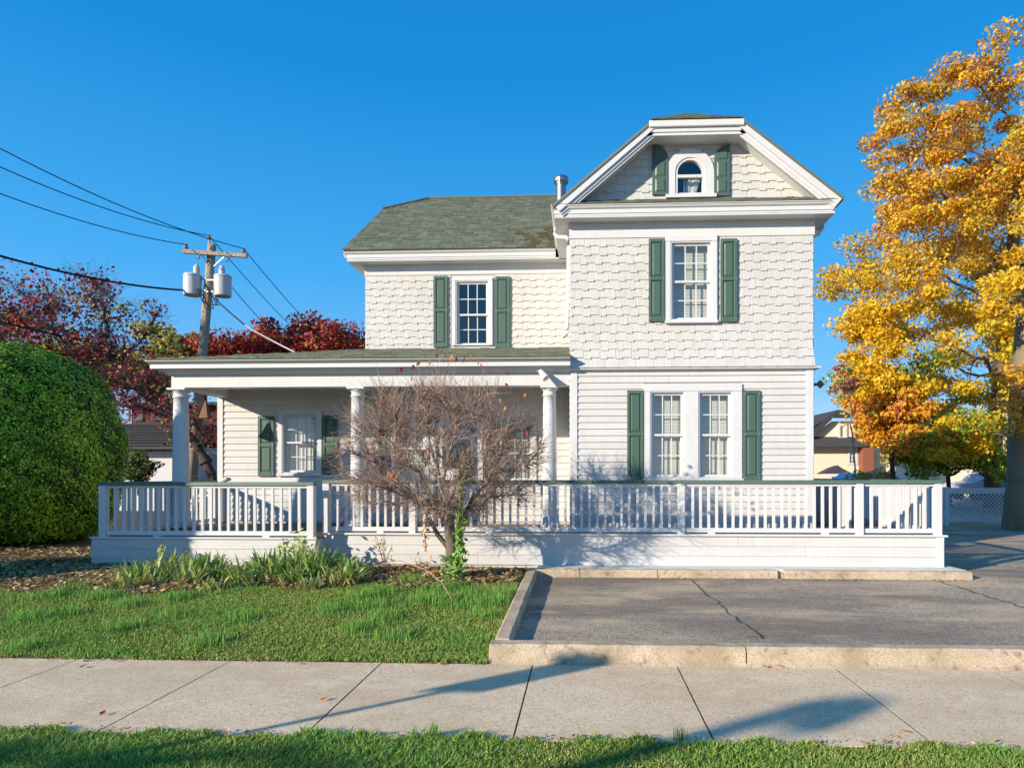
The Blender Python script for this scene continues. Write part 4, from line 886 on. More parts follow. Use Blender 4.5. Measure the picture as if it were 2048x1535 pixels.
# ------------------------------------------------------------------ big clipped hedge
def hedge(name, c, rad, label, n, cat='hedge', seed=5):
    r = np.random.default_rng(seed); t = empty(name, (c[0], c[1], .25), label, cat)
    # knobbly body
    u, v = 72, 44; V = []
    from mathutils import noise
    def surf(a, ph):
        d = Vector((math.cos(ph) * math.cos(a), math.cos(ph) * math.sin(a), math.sin(ph)))
        k = 1 + .035 * noise.noise(d * 3.2 + Vector((seed, 0, 0))) + .03 * noise.noise(d * 9)
        k *= 1 / ((math.hypot(d.x, d.y) ** 2.7 + abs(d.z) ** 2.7) ** (1 / 2.7)); k *= 1 + .022 * noise.noise(d * 22)
        z = d.z; rr = 1 - max(0, z) * .06
        return Vector((c[0] + d.x * rad[0] * k * rr, c[1] + d.y * rad[1] * k * rr, c[2] + z * rad[2] * k))
    for i in range(v + 1):
        for j in range(u): V.append(surf(2 * math.pi * j / u, -math.pi / 2 + math.pi * i / v))
    Fc = np.array([(i * u + j, i * u + (j + 1) % u, (i + 1) * u + (j + 1) % u, (i + 1) * u + j) for i in range(v) for j in range(u)])
    cc = np.array(c); V = np.array([tuple(p) for p in V]); V2 = cc + (V - cc) * .975
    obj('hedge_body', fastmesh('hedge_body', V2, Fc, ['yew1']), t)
    d = rand_dirs(n, r); P = []
    a = np.arctan2(d[:, 1], d[:, 0]); ph = np.arcsin(d[:, 2])
    P = np.array([tuple(surf(x, y)) for x, y in zip(a, ph)]); keep = P[:, 2] > .38; P = P[keep]; d = d[keep]
    P = cc + (P - cc) * (1 + .022 * r.normal(size=(len(P), 1)) - .006 + .05 * (r.random((len(P), 1)) > .985) * r.random((len(P), 1)))
    f3 = np.sin(P[:, 0] * 5 + 2 * np.sin(P[:, 2] * 4)) * np.sin(P[:, 2] * 6 + P[:, 1] * 4); mi = np.clip(r.choice(3, len(P), p=[.16, .46, .38]) + (f3 > .55) * (r.random(len(P)) < .5) - (f3 < -.5) * (r.random(len(P)) < .6), 0, 2)
    o = obj('foliage', leafmesh('foliage', P, .054, ['yew1', 'yew2', 'yew3'], mi, nrm=d + np.array([0, 0, .22]), jit=.42, aspect=.5, r=r), t); o['kind'] = 'stuff'
    V = [];
    MB().tube([(c[0], c[1], .2), (c[0], c[1], c[2])], .12, 8).build('trunk', 'darkbark', t)
    return t
hx = W(40, 870, 11.5)
hedge('clipped_hedge', (-11.2, 12.5, 2.02), (1.85, 2.15, 2.02), 'huge rounded dark green clipped yew hedge left of the deck', 150000)
hedge('clipped_hedge', (-9.78, 7.5, 1.95), (1.2, 1.2, 2.5), 'second rounded clipped yew standing nearer the sidewalk, left of the picture', 9000, seed=8)

# ------------------------------------------------------------------ the bare little tree in front of the deck
TB = W(908, 1150, 8.6); ty = 8.6
def tp_(px, py, dy=0): return np.array(W(px, py, ty + dy))
t = empty('bare_tree', (TB.x, ty, .25), 'small bare round-headed tree with a few hanging red leaves in front of the deck', 'tree')
crown = []
for _ in range(2600):
    d = rand_dirs(1)[0]; q = (.35 + .65 * rng.random() ** .5)
    p = np.array([d[0] * 1.36, d[1] * 1.1, d[2] * .98]) * q
    if p[2] < -.1: p[0] *= 1.08; p[2] *= .82
    crown.append(p + np.array([W(885, 905, ty).x, ty, WZ(905, ty, 885)]))
for _ in range(420):
    a_ = rng.random() * 6.28; q = .45 + .85 * rng.random()
    crown.append(np.array([W(885, 905, ty).x + math.cos(a_) * q, ty + math.sin(a_) * q * .85, WZ(1035, ty, 885) + (.30 + .12 * q) * rng.random()]))
crown = np.array(crown)
topm = rng.random(len(crown)) < 1
nodesL = []; 
trunk = [np.array((TB.x, ty, .20)), tp_(906, 1120), tp_(903, 1090), tp_(900, 1060), tp_(898, 1035)]
base = trunk
nodes, par = grow(base, crown[::6], di=1.3, dk=.17, step=.07, iters=75, tropism=(0, 0, .04))
r, kids = radii(nodes, par, .0052, 2.15); r[:5] = np.maximum(r[:5], [.105, .09, .08, .072, .062])
# second stem and low limbs
b = MB(); stem2 = [tp_(902, 1105, -.01), tp_(915, 1080, .04), tp_(926, 1052, .06), tp_(934, 1020, .05), tp_(948, 985, .02)]; b.tube(stem2, [.045, .042, .036, .03, .018], 8)
b.tube([tp_(897, 1095), tp_(875, 1068, -.03), tp_(858, 1035, -.08), tp_(842, 1005, -.1), tp_(812, 975, -.16)], [.034, .03, .026, .02, .012], 7)
b.tube([tp_(900, 1050), tp_(872, 1022, .05), tp_(846, 1000, .12), tp_(815, 984, .2), tp_(770, 962, .3)], [.036, .03, .024, .018, .01], 7)
vf = skeleton_mesh(nodes[:5], par[:5], r[:5], 12); mv = (np.array(b.v), np.array([f for f in b.f if len(f) == 4]))
obj('trunk', smooth(fastmesh('trunk', *join(vf, mv), ['bark'])), t)
i0 = np.arange(len(nodes)) >= 5
V1, F1 = skeleton_mesh(nodes, par, np.where(i0, r, -1), 5, 0)
obj('branches', fastmesh('branches', V1, F1, ['twig']), t)['kind'] = 'stuff'
cn = np.array([W(890, 985, ty).x, ty, WZ(985, ty, 890)]); idx = np.where(i0)[0]
P = nodes[idx]; D = P - cn; D /= np.linalg.norm(D, axis=1, keepdims=True)
D0 = P - nodes[par[idx]]; D0 /= np.linalg.norm(D0, axis=1, keepdims=True) + 1e-9; D = D * .9 + D0 * .5 + np.array([0, 0, .05])
far = np.linalg.norm((P - cn - np.array([0, 0, .35])) / np.array([1.36, 1.1, 1.0]), axis=1); ok = far > .42
V2, F2, tp2 = twigs(P[ok], D[ok], 5000, .36, .0042, 1.1, 5)
up = (P[:, 2] > cn[2] + .75) & (np.abs(P[:, 0] - cn[0]) < .75)
V3, F3, tp3 = twigs(P[up], np.array([[0, 0, 1.]]) * np.ones((up.sum(), 1)), 300, .42, .0040, .35, 4)
V, Fc = join((V2, F2), (V3, F3)); obj('twigs', fastmesh('twigs', V, Fc, ['twig']), t)['kind'] = 'stuff'
# the few remaining leaves, each a piece of its own
def leaf_piece(s):
    return MB().add([(0, 0, 0), (-.3 * s, .04 * s, -.4 * s), (0, -.06 * s, -.5 * s), (.3 * s, .04 * s, -.4 * s), (0, .05 * s, -1.0 * s)], [(0, 1, 2), (0, 2, 3), (1, 4, 2), (2, 4, 3)])
LM = [leaf_piece(.095).mesh('leaf', m_) for m_ in ('l_ru', 'l_red', 'l_ru', 'l_red', 'l_brown')]
spots = [(1015, 850), (1030, 855), (1050, 848), (1052, 862), (1022, 868), (1071, 862), (1060, 876), (1012, 812), (1018, 800), (1010, 882), (970, 885), (975, 880), (938, 912), (846, 900), (846, 912), (852, 895), (886, 858), (880, 855), (900, 858), (862, 858), (770, 870), (766, 862), (755, 806), (762, 802), (775, 945), (783, 945), (686, 1036), (708, 1028), (832, 765), (820, 768), (824, 752), (945, 775), (938, 770), (1010, 740), (1018, 742), (1052, 786), (1060, 805), (1016, 775), (960, 725), (955, 720), (840, 722), (826, 728), (793, 738), (800, 733), (878, 712), (885, 706), (895, 716), (905, 708), (915, 715), (872, 705), (860, 718), (930, 712), (945, 708), (890, 790), (922, 800), (852, 782), (868, 776), (998, 796), (1010, 765), (745, 925), (885, 700), (893, 702)]
for j, (px, py) in enumerate(spots):
    p = W(px, py, ty + random.uniform(-.9, .0)); o = obj('leaf', LM[j % 5], t); o.location = p; s_ = random.uniform(.6, 1.0); o.scale = (s_, s_, s_)
    o.rotation_euler = (random.uniform(-.5, .5), random.uniform(-.7, .7), random.uniform(-1.6, 1.6))
# green vine up the right of the trunk, and a dried one hanging left
def vine(name, pts, label, mats, n, size, wd, seed):
    r_ = np.random.default_rng(seed); v = empty(name, tuple(pts[0]), label, 'vine'); b = MB(); b.tube(pts, .007, 5); b.build('stem', 'twig', v)
    A = np.array([tuple(p) for p in pts]); k = r_.random(n) * (len(A) - 1); i = k.astype(int); f = (k - i)[:, None]; P = A[i] * (1 - f) + A[i + 1] * f + r_.normal(size=(n, 3)) * wd
    d = rand_dirs(n, r_) * .5 + np.array([-.3, -.9, .2]); obj('leaves', leafmesh('leaves', P, size, mats, r_.integers(0, len(mats), n), nrm=d, jit=.5, aspect=.6, r=r_), v)['kind'] = 'stuff'
vine('climbing_vine', [tp_(917, 1150, -.06), tp_(922, 1110, -.08), tp_(916, 1075, -.08), tp_(924, 1045, -.1), tp_(916, 1010, -.1), tp_(922, 975, -.1), tp_(930, 930, -.1)], 'bright green leafy vine climbing the right side of the bare tree', ['g3', 'g1', 'l_strap'], 300, .075, .032, 3)
vine('dried_vine', [tp_(847, 1000, -.15), tp_(853, 1030, -.15), tp_(849, 1060, -.15), tp_(852, 1100, -.15)], 'withered brown vine dangling left of the bare tree trunk', ['l_tan', 'l_brown'], 60, .06, .02, 4)

# ------------------------------------------------------------------ planting bed: strap-leaved clumps, litter, seedlings
def strap_clump(x, y, label, n, h, seed, dry=.25):
    r_ = random.Random(seed); b = MB(); z0 = float(lz(x, y))
    for i in range(n):
        a = r_.uniform(0, 6.283); L_ = h * r_.uniform(.55, 1.2); out = r_.uniform(.25, .85); wd = r_.uniform(.010, .02); px_, py_ = x + r_.uniform(-.13, .13), y + r_.uniform(-.09, .09)
        dx, dy = math.cos(a), math.sin(a) * .8; mi = 0 if r_.random() > dry + .2 else (1 if r_.random() < .6 else 2); vs = []; m_ = 6
        if mi == 2: out *= 1.3; L_ *= .7
        for k in range(m_ + 1):
            q = k / m_; rr2 = out * L_ * q; zz = L_ * (q - .75 * out * q ** 3.2) * (1.05 - .3 * out); ww = wd * (1 - q ** 2.5) * (.7 + .6 * min(1, q * 3)); sx2, sy2 = -dy, dx
            vs += [(px_ + dx * rr2 - sx2 * ww, py_ + dy * rr2 - sy2 * ww, z0 + max(zz, .01)), (px_ + dx * rr2 + sx2 * ww, py_ + dy * rr2 + sy2 * ww, z0 + max(zz, .01))]
        b.add(vs, [(2 * k, 2 * k + 1, 2 * k + 3, 2 * k + 2) for k in range(m_)], mi)
    me = bpy.data.meshes.new('strap_leaf_clump'); me.from_pydata(b.v, [], b.f)
    for q in ('l_strap', 'l_strapy', 'l_tan'): me.materials.append(M[q])
    me.polygons.foreach_set('material_index', b.m); o = obj('strap_leaf_clump', me); return tag(o, label, 'plant', 'strap-leaved plants in the bed in front of the deck')
cl_ = [(268, 1168, 8.35, 'low yellowing strap-leaved clump at the left end of the bed', 34, .30, .5), (318, 1160, 8.45, 'browning strap-leaved clump, second from the left end of the bed', 44, .34, .55), (352, 1150, 8.8, 'ragged clump of strap leaves close to the shaded deck boards', 40, .38, .45), (392, 1160, 8.45, 'fresh green strap-leaved clump where the deck shadow ends', 60, .44, .15),
       (430, 1152, 8.75, 'green strap-leaved clump against the sunlit left deck boards', 44, .38, .2), (468, 1168, 8.3, 'low mixed green and dry clump in the middle of the bed', 40, .3, .35), (505, 1158, 8.6, 'small grassy clump left of the fullest green clump', 36, .32, .3), (538, 1165, 8.4, 'full green clump with fanned strap leaves, left of the shrub', 66, .46, .12),
       (570, 1150, 8.8, 'green clump tucked behind, at the foot of the leafy shrub', 44, .42, .15), (612, 1162, 8.45, 'largest fan of strap leaves, under the rail post between the deck stretches', 70, .50, .15), (655, 1155, 8.65, 'strap-leaved clump just right of the rail post', 54, .44, .2), (690, 1160, 8.5, 'dark strap-leaved clump with a long leaf leaning right', 48, .36, .25), (722, 1158, 8.6, 'last small strap-leaved clump towards the bare tree', 36, .30, .35)]
cl_ += [(285 + k * 52, 1175, 8.15 + .14 * (k % 2), 'leafy strap clump at mid depth of the bed, in front of the ' + nm_, 40, .34, .3) for k, nm_ in enumerate(('left end clump', 'second clump', 'ragged shaded clump', 'shadow edge clump', 'left boards', 'small grassy clump', 'fullest fan', 'leafy shrub', 'rail post'))]
cl_ += [(250 + k * 62, 1180, 7.95 + .12 * (k % 3), 'low drying tuft at the bed front, below the ' + nm_, 26, .24, .6) for k, nm_ in enumerate(('left end clump', 'second clump', 'shaded ragged clump', 'clump at the shadow edge', 'middle of the left boards', 'fullest green clump', 'leafy shrub', 'rail post'))]
for i, (px, py, Y, lab, n, h, dry) in enumerate(cl_): strap_clump(WX(px, Y), Y - .05, lab, int(n * 2.3), h * 1.12, 50 + i, dry)
def shoot(name, px, Y, ytop, label, n, size, mats, spread=.10, seed=1, stemm='g1', cat='plant'):
    r_ = np.random.default_rng(seed); x = WX(px, Y); z0 = float(lz(x, Y)); zt = WZ(ytop, Y, px); v = empty(name, (x, Y, z0), label, cat); b = MB(); S_ = []
    for k in range(3 if spread > .06 else 1):
        a = r_.random() * 6.28; q = spread * (.6 + .8 * r_.random()) * (k > 0 or spread < .06); pts = [Vector((x + math.cos(a) * q * t_ ** 1.3, Y + math.sin(a) * q * .6 * t_, z0 + (zt - z0) * t_ * (1 - .18 * k))) for t_ in np.linspace(0, 1, 6)]; b.tube(pts, [.006 * (1.2 - t_) + .002 for t_ in np.linspace(0, 1, 6)], 5); S_.append(pts)
    b.build('stem', stemm, v); P = []
    for i in range(n):
        pts = S_[i % len(S_)]; t_ = .35 + .65 * r_.random(); k = t_ * 5; j = min(4, int(k)); p = pts[j].lerp(pts[j + 1], k - j); P.append(tuple(p + Vector(r_.normal(size=3)) * spread * .42))
    obj('leaves', leafmesh('leaves', np.array(P), size, mats, r_.integers(0, len(mats), n), nrm=np.tile([[-.4, -.6, .7]], (n, 1)), jit=.8, aspect=.45, r=r_), v)['kind'] = 'stuff'; return v
shoot('leafy_shrub', 600, 9.05, 1068, 'small leafy green shrub growing in front of the rail post', 190, .085, ['l_strap', 'g1', 'l_strapy'], .20, 2, cat='shrub')
shoot('weed', 318, 9.0, 1092, 'tall pale green weed in front of the shaded left deck boards', 46, .07, ['g2', 'l_strapy'], .05, 3)
shoot('weed', 435, 9.05, 1103, 'dark weed with drooping leaves before the sunlit left boards', 26, .07, ['l_strap', 'l_brown'], .07, 4)
shoot('dry_seedling', 768, 9.0, 1060, 'dry reddish leggy seedling left of the bare tree', 60, .06, ['l_brown', 'l_ru', 'g2'], .12, 5, 'twig')
shoot('dry_seedling', 840, 8.9, 1112, 'short withered seedling beside the bare tree trunk', 44, .06, ['l_tan', 'l_brown'], .14, 6, 'twig')
shoot('weed', 22, 9.3, 1128, 'pale leaved weed on the bare soil by the big hedge', 40, .11, ['l_strapy', 'l_tan', 'g2'], .22, 7)
shoot('vine_skirt', 905, 8.45, 1118, 'green vine leaves gathered round the foot of the bare tree', 130, .085, ['g3', 'l_strap', 'g1'], .17, 8)
b = MB(); b.tube([W(755, 1128, 8.7), W(800, 1120, 8.3), W(850, 1138, 8.0), W(885, 1165, 7.7), W(905, 1200, 7.3)], .006, 5); b.build('fallen_stick', 'twig', label='long thin pale stick lying across the lawn below the bare tree', cat='stick')

def bedmask(x, y):           # how much a spot belongs to the bed of leaf litter
    edge = 7.8 + .2 * np.sin(x * 1.3) + .12 * np.sin(x * 4.1) + np.clip(x + 3.2, 0, 3) * .28
    return (y > edge) & (x > -6.9 + .3 * np.sin(y * 3)) & (x < -.75)
def scatter(n, x0, x1, y0, y1): return rng.uniform(x0, x1, n), rng.uniform(y0, y1, n)
x, y = scatter(26000, -7.4, -.8, 7.2, 9.32); k = bedmask(x, y) | ((x < -6.3) & (y > 8.2)); dens = np.where(x < -3.3, .8, .5); k &= rng.random(len(x)) < dens; x, y = x[k], y[k]
P = np.stack([x, y, lz(x, y) + .012 + rng.random(len(x)) * .035], 1)
obj('leaf_litter', leafmesh('leaf_litter', P, .075, ['l_tan', 'l_brown', 'g4', 'l_strapy'], rng.choice(4, len(x), p=[.46, .30, .18, .06]), nrm=np.tile([[0, 0, 1.]], (len(x), 1)), jit=.7, aspect=.55))
tag(bpy.data.objects['leaf_litter'], 'dry tan leaf litter covering the planting bed', 'leaf litter', kind='stuff')
x, y = scatter(5200, -11, -6.6, 8.0, 12.0); P = np.stack([x, y, np.maximum(lz(x, y), .255) + .01 + rng.random(len(x)) * .02], 1)
o = obj('soil_litter', leafmesh('soil_litter', P, .075, ['l_tan', 'l_brown', 'g2'], rng.choice(3, len(x), p=[.4, .45, .15]), nrm=np.tile([[0, 0, 1.]], (len(x), 1)), jit=.5)); tag(o, 'scattered twigs and leaf scraps on the bare soil by the big hedge', 'leaf litter', kind='stuff')
# lawn and verge grass
def grass(name, n, x0, x1, y0, y1, hfun, label, hmin, hmax, mask=None, p=(.44, .33, .17, .06)):
    x, y = scatter(n, x0, x1, y0, y1)
    if mask is not None: k = mask(x, y); x, y = x[k], y[k]
    nz = np.sin(x * 2.3 + 1.3 * np.sin(y * 2.1)) * np.sin(y * 3.1 + x) ; h = (hmin + (hmax - hmin) * rng.random(len(x)) ** 1.6) * (1 + .35 * nz)
    mi = rng.choice(4, len(x), p=p); mi = np.where((nz > .25) & (rng.random(len(x)) < .35), 2, mi); mi = np.where((nz < -.35) & (rng.random(len(x)) < .4), 1, mi)
    o = obj(name, blades(name, np.stack([x, y, hfun(x, y)], 1), h, .0085, ['g1', 'g2', 'g3', 'g4'], mi, lean=1.3)); return tag(o, label, 'grass', kind='stuff')
lawnmask = lambda x, y: (~bedmask(x, y)) & ~((x < -6.1) & (y > 8.0 + .3 * np.sin(x * 3))) & (x < KX0 - .01 + 0 * y) & ((y > 5.575 + .02 * np.sin(x * 9) + .012 * np.sin(x * 23)))
grass('lawn_grass', 205000, -7.2, -.76, 5.54, 9.0, lz, 'short mown lawn grass and clover in front of the deck', .018, .05, lawnmask)
grass('verge_grass', 130000, -3.6, 3.4, 3.15, 4.03, lambda x, y: np.where(y > 3.965, .0, -.012), 'short green grass of the verge in front of the sidewalk', .02, .055, lambda x, y: y < 3.975 + .03 * np.sin(x * 7) + .025 * np.sin(x * 19 + 1), p=(.46, .22, .28, .04))
# brighter soft tufts
tuft = [(150, 1180), (100, 1195), (210, 1195), (60, 1240), (130, 1232), (250, 1215), (45, 1300), (235, 1262), (330, 1240), (420, 1288), (480, 1240), (350, 1200), (715, 1262), (725, 1200), (660, 1225), (770, 1240), (785, 1280), (820, 1165), (840, 1205), (880, 1205), (870, 1185), (905, 1215), (965, 1235), (990, 1210), (945, 1195), (1000, 1195), (960, 1215), (740, 1220), (760, 1190), (910, 1180)]
tx, ty_ = [], []
for (px, py) in tuft:
    for Y in np.arange(5.7, 9, .02):
        p = W(px, py, Y)
        if p.z <= float(lz(p.x, Y)): break
    m_ = random.randint(140, 330); tx.append(rng.normal(p.x, .10, m_)); ty_.append(rng.normal(Y, .09, m_))
x, y = np.concatenate(tx), np.concatenate(ty_); k = (x < KX0 - .02) & (y > 5.62); x, y = x[k], y[k]
o = obj('bright_tufts', blades('bright_tufts', np.stack([x, y, lz(x, y)], 1), .06 + .09 * rng.random(len(x)), .006, ['g3', 'g1'], rng.choice(2, len(x), p=[.8, .2]), lean=.5)); tag(o, 'taller bright green grass tufts dotted over the lawn', 'grass', kind='stuff')
for i, (px, Y, n, lab) in enumerate(((870, 4.05, 60, 'small grass tuft sprouting at the sidewalk edge, left of centre'), (832, 4.0, 22, 'tiny grass tuft at the sidewalk edge beside the bigger one'), (1360, 4.07, 40, 'thin grass tuft growing by the cracked slab joint'))):
    x = rng.normal(WX(px, Y), .02, n); y = rng.normal(Y - .05, .014, n); o = obj('grass_tuft', blades('grass_tuft', np.stack([x, y, 0 * x], 1), .05 + .07 * rng.random(n), .004, ['g3', 'g1'], rng.integers(0, 2, n), lean=.5)); tag(o, lab, 'grass')
x = rng.uniform(-6.5, 5, 900); y = np.where(rng.random(900) < .55, 5.555 + .03 * rng.normal(size=900), 4.0 + .03 * rng.normal(size=900)); k = ~((x > KX0 - .05) & (y > 5)); x, y = x[k], y[k]
o = obj('edge_litter', leafmesh('edge_litter', np.stack([x, y, .008 + .012 * rng.random(len(x))], 1), .030, ['l_tan', 'l_brown', 'g4', 'l_or'], rng.choice(4, len(x), p=[.4, .35, .2, .05]), nrm=np.tile([[0, 0, 1.]], (len(x), 1)), jit=.6)); tag(o, 'tiny leaf scraps and grit gathered along both edges of the sidewalk', 'leaf litter', kind='stuff')
x = rng.uniform(-.6, 7, 420); y = np.where(rng.random(420) < .6, 9.13 - np.abs(.05 * rng.normal(size=420)), 5.83 + np.abs(.05 * rng.normal(size=420)))
o = obj('kerb_litter', leafmesh('kerb_litter', np.stack([x, y, .075 + .105 * (y - 5.77) / 3.45 + .012], 1), .032, ['l_tan', 'l_brown', 'g4', 'l_or'], rng.choice(4, len(x), p=[.4, .3, .15, .15]), nrm=np.tile([[0, 0, 1.]], (len(x), 1)), jit=.6)); tag(o, 'leaf scraps and grit caught along the kerbs of the parking bay', 'leaf litter', kind='stuff')
# fallen leaves lying about
LG = [leaf_piece(.07).mesh('fallen_leaf', m_) for m_ in ('l_or', 'l_tan', 'l_ru', 'l_brown')]
for i, (px, py, lab, surf) in enumerate([(1440, 1207, 'orange fallen leaf caught in the asphalt crack', 'b'), (1436, 1211, 'dull tan leaf beside the orange one at the asphalt crack', 'b'), (1082, 1214, 'small red leaf near the left side of the parking bay', 'b'), (1552, 1165, 'pale leaf on the asphalt below the gap in the kerb', 'b'), (1568, 1316, 'red leaf lying against the foot of the street-side kerb', 's'), (1538, 1316, 'tan leaf flattened at the foot of the street-side kerb', 's'),
    (778, 1330, 'reddish leaf on the lawn edge of the sidewalk', 's'), (590, 1334, 'yellow leaf at the lawn edge, left part of the sidewalk', 's'), (640, 1410, 'small brown leaf in the middle of a slab', 's'), (120, 1465, 'dark leaf scrap near the left end of the sidewalk', 's'), (200, 1448, 'tiny dark leaf scrap above the one at the left end', 's'), (158, 1350, 'dark leaf speck by the far left slab joint', 's'), (1822, 1456, 'brown twig-like leaf by the right slab joint', 's'), (1780, 1459, 'dry leaf at the verge edge on the right', 's'), (183, 1332, 'large tan leaf curled on the lawn edge, left', 's'), (222, 1334, 'rust leaf next to the large tan one, left', 's'), (1690, 1156, 'orange leaf at the foot of the deck kerb', 'b'), (1740, 1157, 'tan leaf at the foot of the deck kerb, right of the orange one', 'b')]):
    if surf == 'b': x, y = gp(px, py); z = .075 + .105 * (min(y, 9.22) - 5.77) / 3.45 + .012
    else: y = H / ((py - 950) / F) * 1.0; y = min(y, 5.55); x = WX(px, y); z = .012
    o = obj('fallen_leaf', LG[i % 4]); o.location = (x, y, z); o.rotation_euler = (math.pi / 2 + random.uniform(-.3, .3), random.uniform(-.2, .2), random.uniform(0, 6)); tag(o, lab, 'leaf', 'single fallen leaves on the paving')

# ------------------------------------------------------------------ utility pole, transformers, wires
PY_ = 24.0; up = empty('utility_pole', tuple(W(383, 1010, PY_)), 'leaning weathered wooden utility pole with crossarm behind the porch roof', 'utility pole')
pb, pt = W(379, 1010, PY_), W(424, 489, PY_)
MB().tube([pb, pb.lerp(pt, .5), pt], [.185, .17, .145], 14).build('pole', 'pole', up, smooth=True)
pm = lambda t_: pb.lerp(pt, t_)
a, c = W(366, 503, PY_ - .25), W(494, 512, PY_ - .25); d = (c - a)
b = MB(); b.add([a + Vector((0, -.06, -.06)), a + Vector((0, .06, -.06)), a + Vector((0, .06, .07)), a + Vector((0, -.06, .07)), c + Vector((0, -.06, -.06)), c + Vector((0, .06, -.06)), c + Vector((0, .06, .07)), c + Vector((0, -.06, .07))], [(0, 1, 2, 3), (4, 7, 6, 5), (0, 4, 5, 1), (1, 5, 6, 2), (2, 6, 7, 3), (3, 7, 4, 0)]); b.build('crossarm', 'pole', up)
for t_ in (.28, .68): q = a.lerp(c, t_); e = W(418 if t_ < .5 else 428, 532, PY_ - .2); MB().tube([q, e], .018, 5).build('brace', 'metal', up)
def insul(p, s=1): MB().lathe((p.x, p.y, p.z), [(.02, 0), (.02, .05 * s), (.07 * s, .06 * s), (.075 * s, .10 * s), (.045 * s, .12 * s), (.06 * s, .15 * s), (.035 * s, .2 * s)], 12).build('insulator', 'porcelain', up)
i1, i2, i3 = W(372, 500, PY_ - .25), W(487, 508, PY_ - .25), W(418, 482, PY_)
for p in (i1, i2, i3): insul(p, 1.15)
MB().tube([W(421, 498, PY_ - .19), i3], .035, 6).build('pin', 'pole', up)
for (px, py) in ((398, 517), (455, 523)):
    p = W(px, py, PY_ - .3); b = MB(); b.tube([p + Vector((0, 0, .1)), p], .035, 7); b.tube([p + Vector((-.09, 0, -.02)), p + Vector((.1, 0, .16))], .022, 5); b.build('fuse_cutout', 'porcelain', up)
for (xa, xb_, ya_, yb_, lab) in ((368, 402, 549, 591, 'left'), (429, 462, 551, 593, 'right')):
    p = W((xa + xb_) / 2, yb_, PY_ - .15); rd = (WX(xb_, PY_) - WX(xa, PY_)) / 2 * .98; hh = WZ(ya_, PY_, xa) - WZ(yb_, PY_, xa)
    b = MB(); b.lathe((p.x, p.y, p.z), [(rd * .9, 0), (rd * .97, .03), (rd * .97, hh * .88), (rd * 1.03, hh * .89), (rd * 1.03, hh * .93), (rd * .9, hh), (rd * .3, hh * 1.04)], 24); b.lathe((p.x + rd * .5 * (1 if lab == 'left' else -.2), p.y, p.z + hh), [(.11, 0), (.11, .26), (.05, .36)], 12)
    o = b.build('transformer', 'tank', up)
    s_ = 1 if lab == 'left' else -1; b = MB()
    for zz in (.2, .75): b.box(min(p.x + s_ * rd * .9, pm(.85).x), max(p.x + s_ * rd * .9, pm(.85).x), p.y - .03, p.y + .03, p.z + hh * zz, p.z + hh * zz + .06)
    b.build('mount', 'metal', up)
for k in range(7):
    c0 = W(random.uniform(385, 425), random.uniform(560, 595), PY_ - .35); c1 = W(random.uniform(400, 440), random.uniform(575, 625), PY_ - .35); m_ = c0.lerp(c1, .5) + Vector((random.uniform(-.2, .2), 0, -random.uniform(.1, .4)))
    MB().tube([c0, c0.lerp(m_, .6), m_, m_.lerp(c1, .6) + Vector((0, 0, -.03)), c1], .018, 5).build('jumper_cable', 'wire', up)
def wire(a, c, sag, label, rad=.016, m='wire', nm='overhead_wire'):
    pts = [a.lerp(c, t_) + Vector((0, 0, -4 * sag * t_ * (1 - t_))) for t_ in np.linspace(0, 1, 22)]
    o = MB().tube(pts, rad, 5).build(nm, m, None, label=label, cat='wire', group='overhead wires on the utility pole')
tops = Vector((0, 0, .2))
def ext(px0, py0, p1, px, k=1.0):   # far end of a wire seen leaving the frame: extend the sight line to a nearer plane
    return W(px, py0 + (py0 - 0) * 0, 14)
wire(W(-420, 55, 13.5), i2 + tops, .55, 'topmost wire, from the top left down to the right end of the crossarm')
wire(W(-420, 120, 13.5), i3 + tops, .55, 'second wire from the top, reaching the pin on top of the pole')
wire(W(-420, 205, 13.5), i1 + tops, .45, 'third wire from the top, ending at the left end of the crossarm')
wire(W(-420, 365, 13.5), W(366, 580, PY_ - .4), .45, 'thick cable running from the left edge to the left transformer', .035)
wire(W(-420, 520, 13.5), W(345, 708, PY_ + 2), .3, 'upper dark cable sagging in front of the purple tree', .03)
wire(W(-420, 590, 13.5), W(300, 724, PY_ + 1), .3, 'lower dark cable just above the rounded hedge', .035)
wire(i2 + tops, W(720, 745, 44), .3, 'wire going back from the right end of the crossarm behind the roof')
wire(i3 + tops, W(680, 742, 44), .3, 'wire going back from the pole top behind the red maple')
wire(W(462, 572, PY_), W(620, 725, 44), .3, 'wire going back from the right transformer to the red maple')
wire(W(420, 588, PY_), W(490, 650, 19), .02, 'dark service cable dropping from the pole', .022)
wire(W(490, 650, 19), W(590, 704, 12.6), .02, 'pale grey service cable reaching the porch roof', .016, 'whitewire')
wire(W(2300, 240, 20), W(1570, 605, 30), .2, 'thin wire crossing in front of the yellow tree', .010)

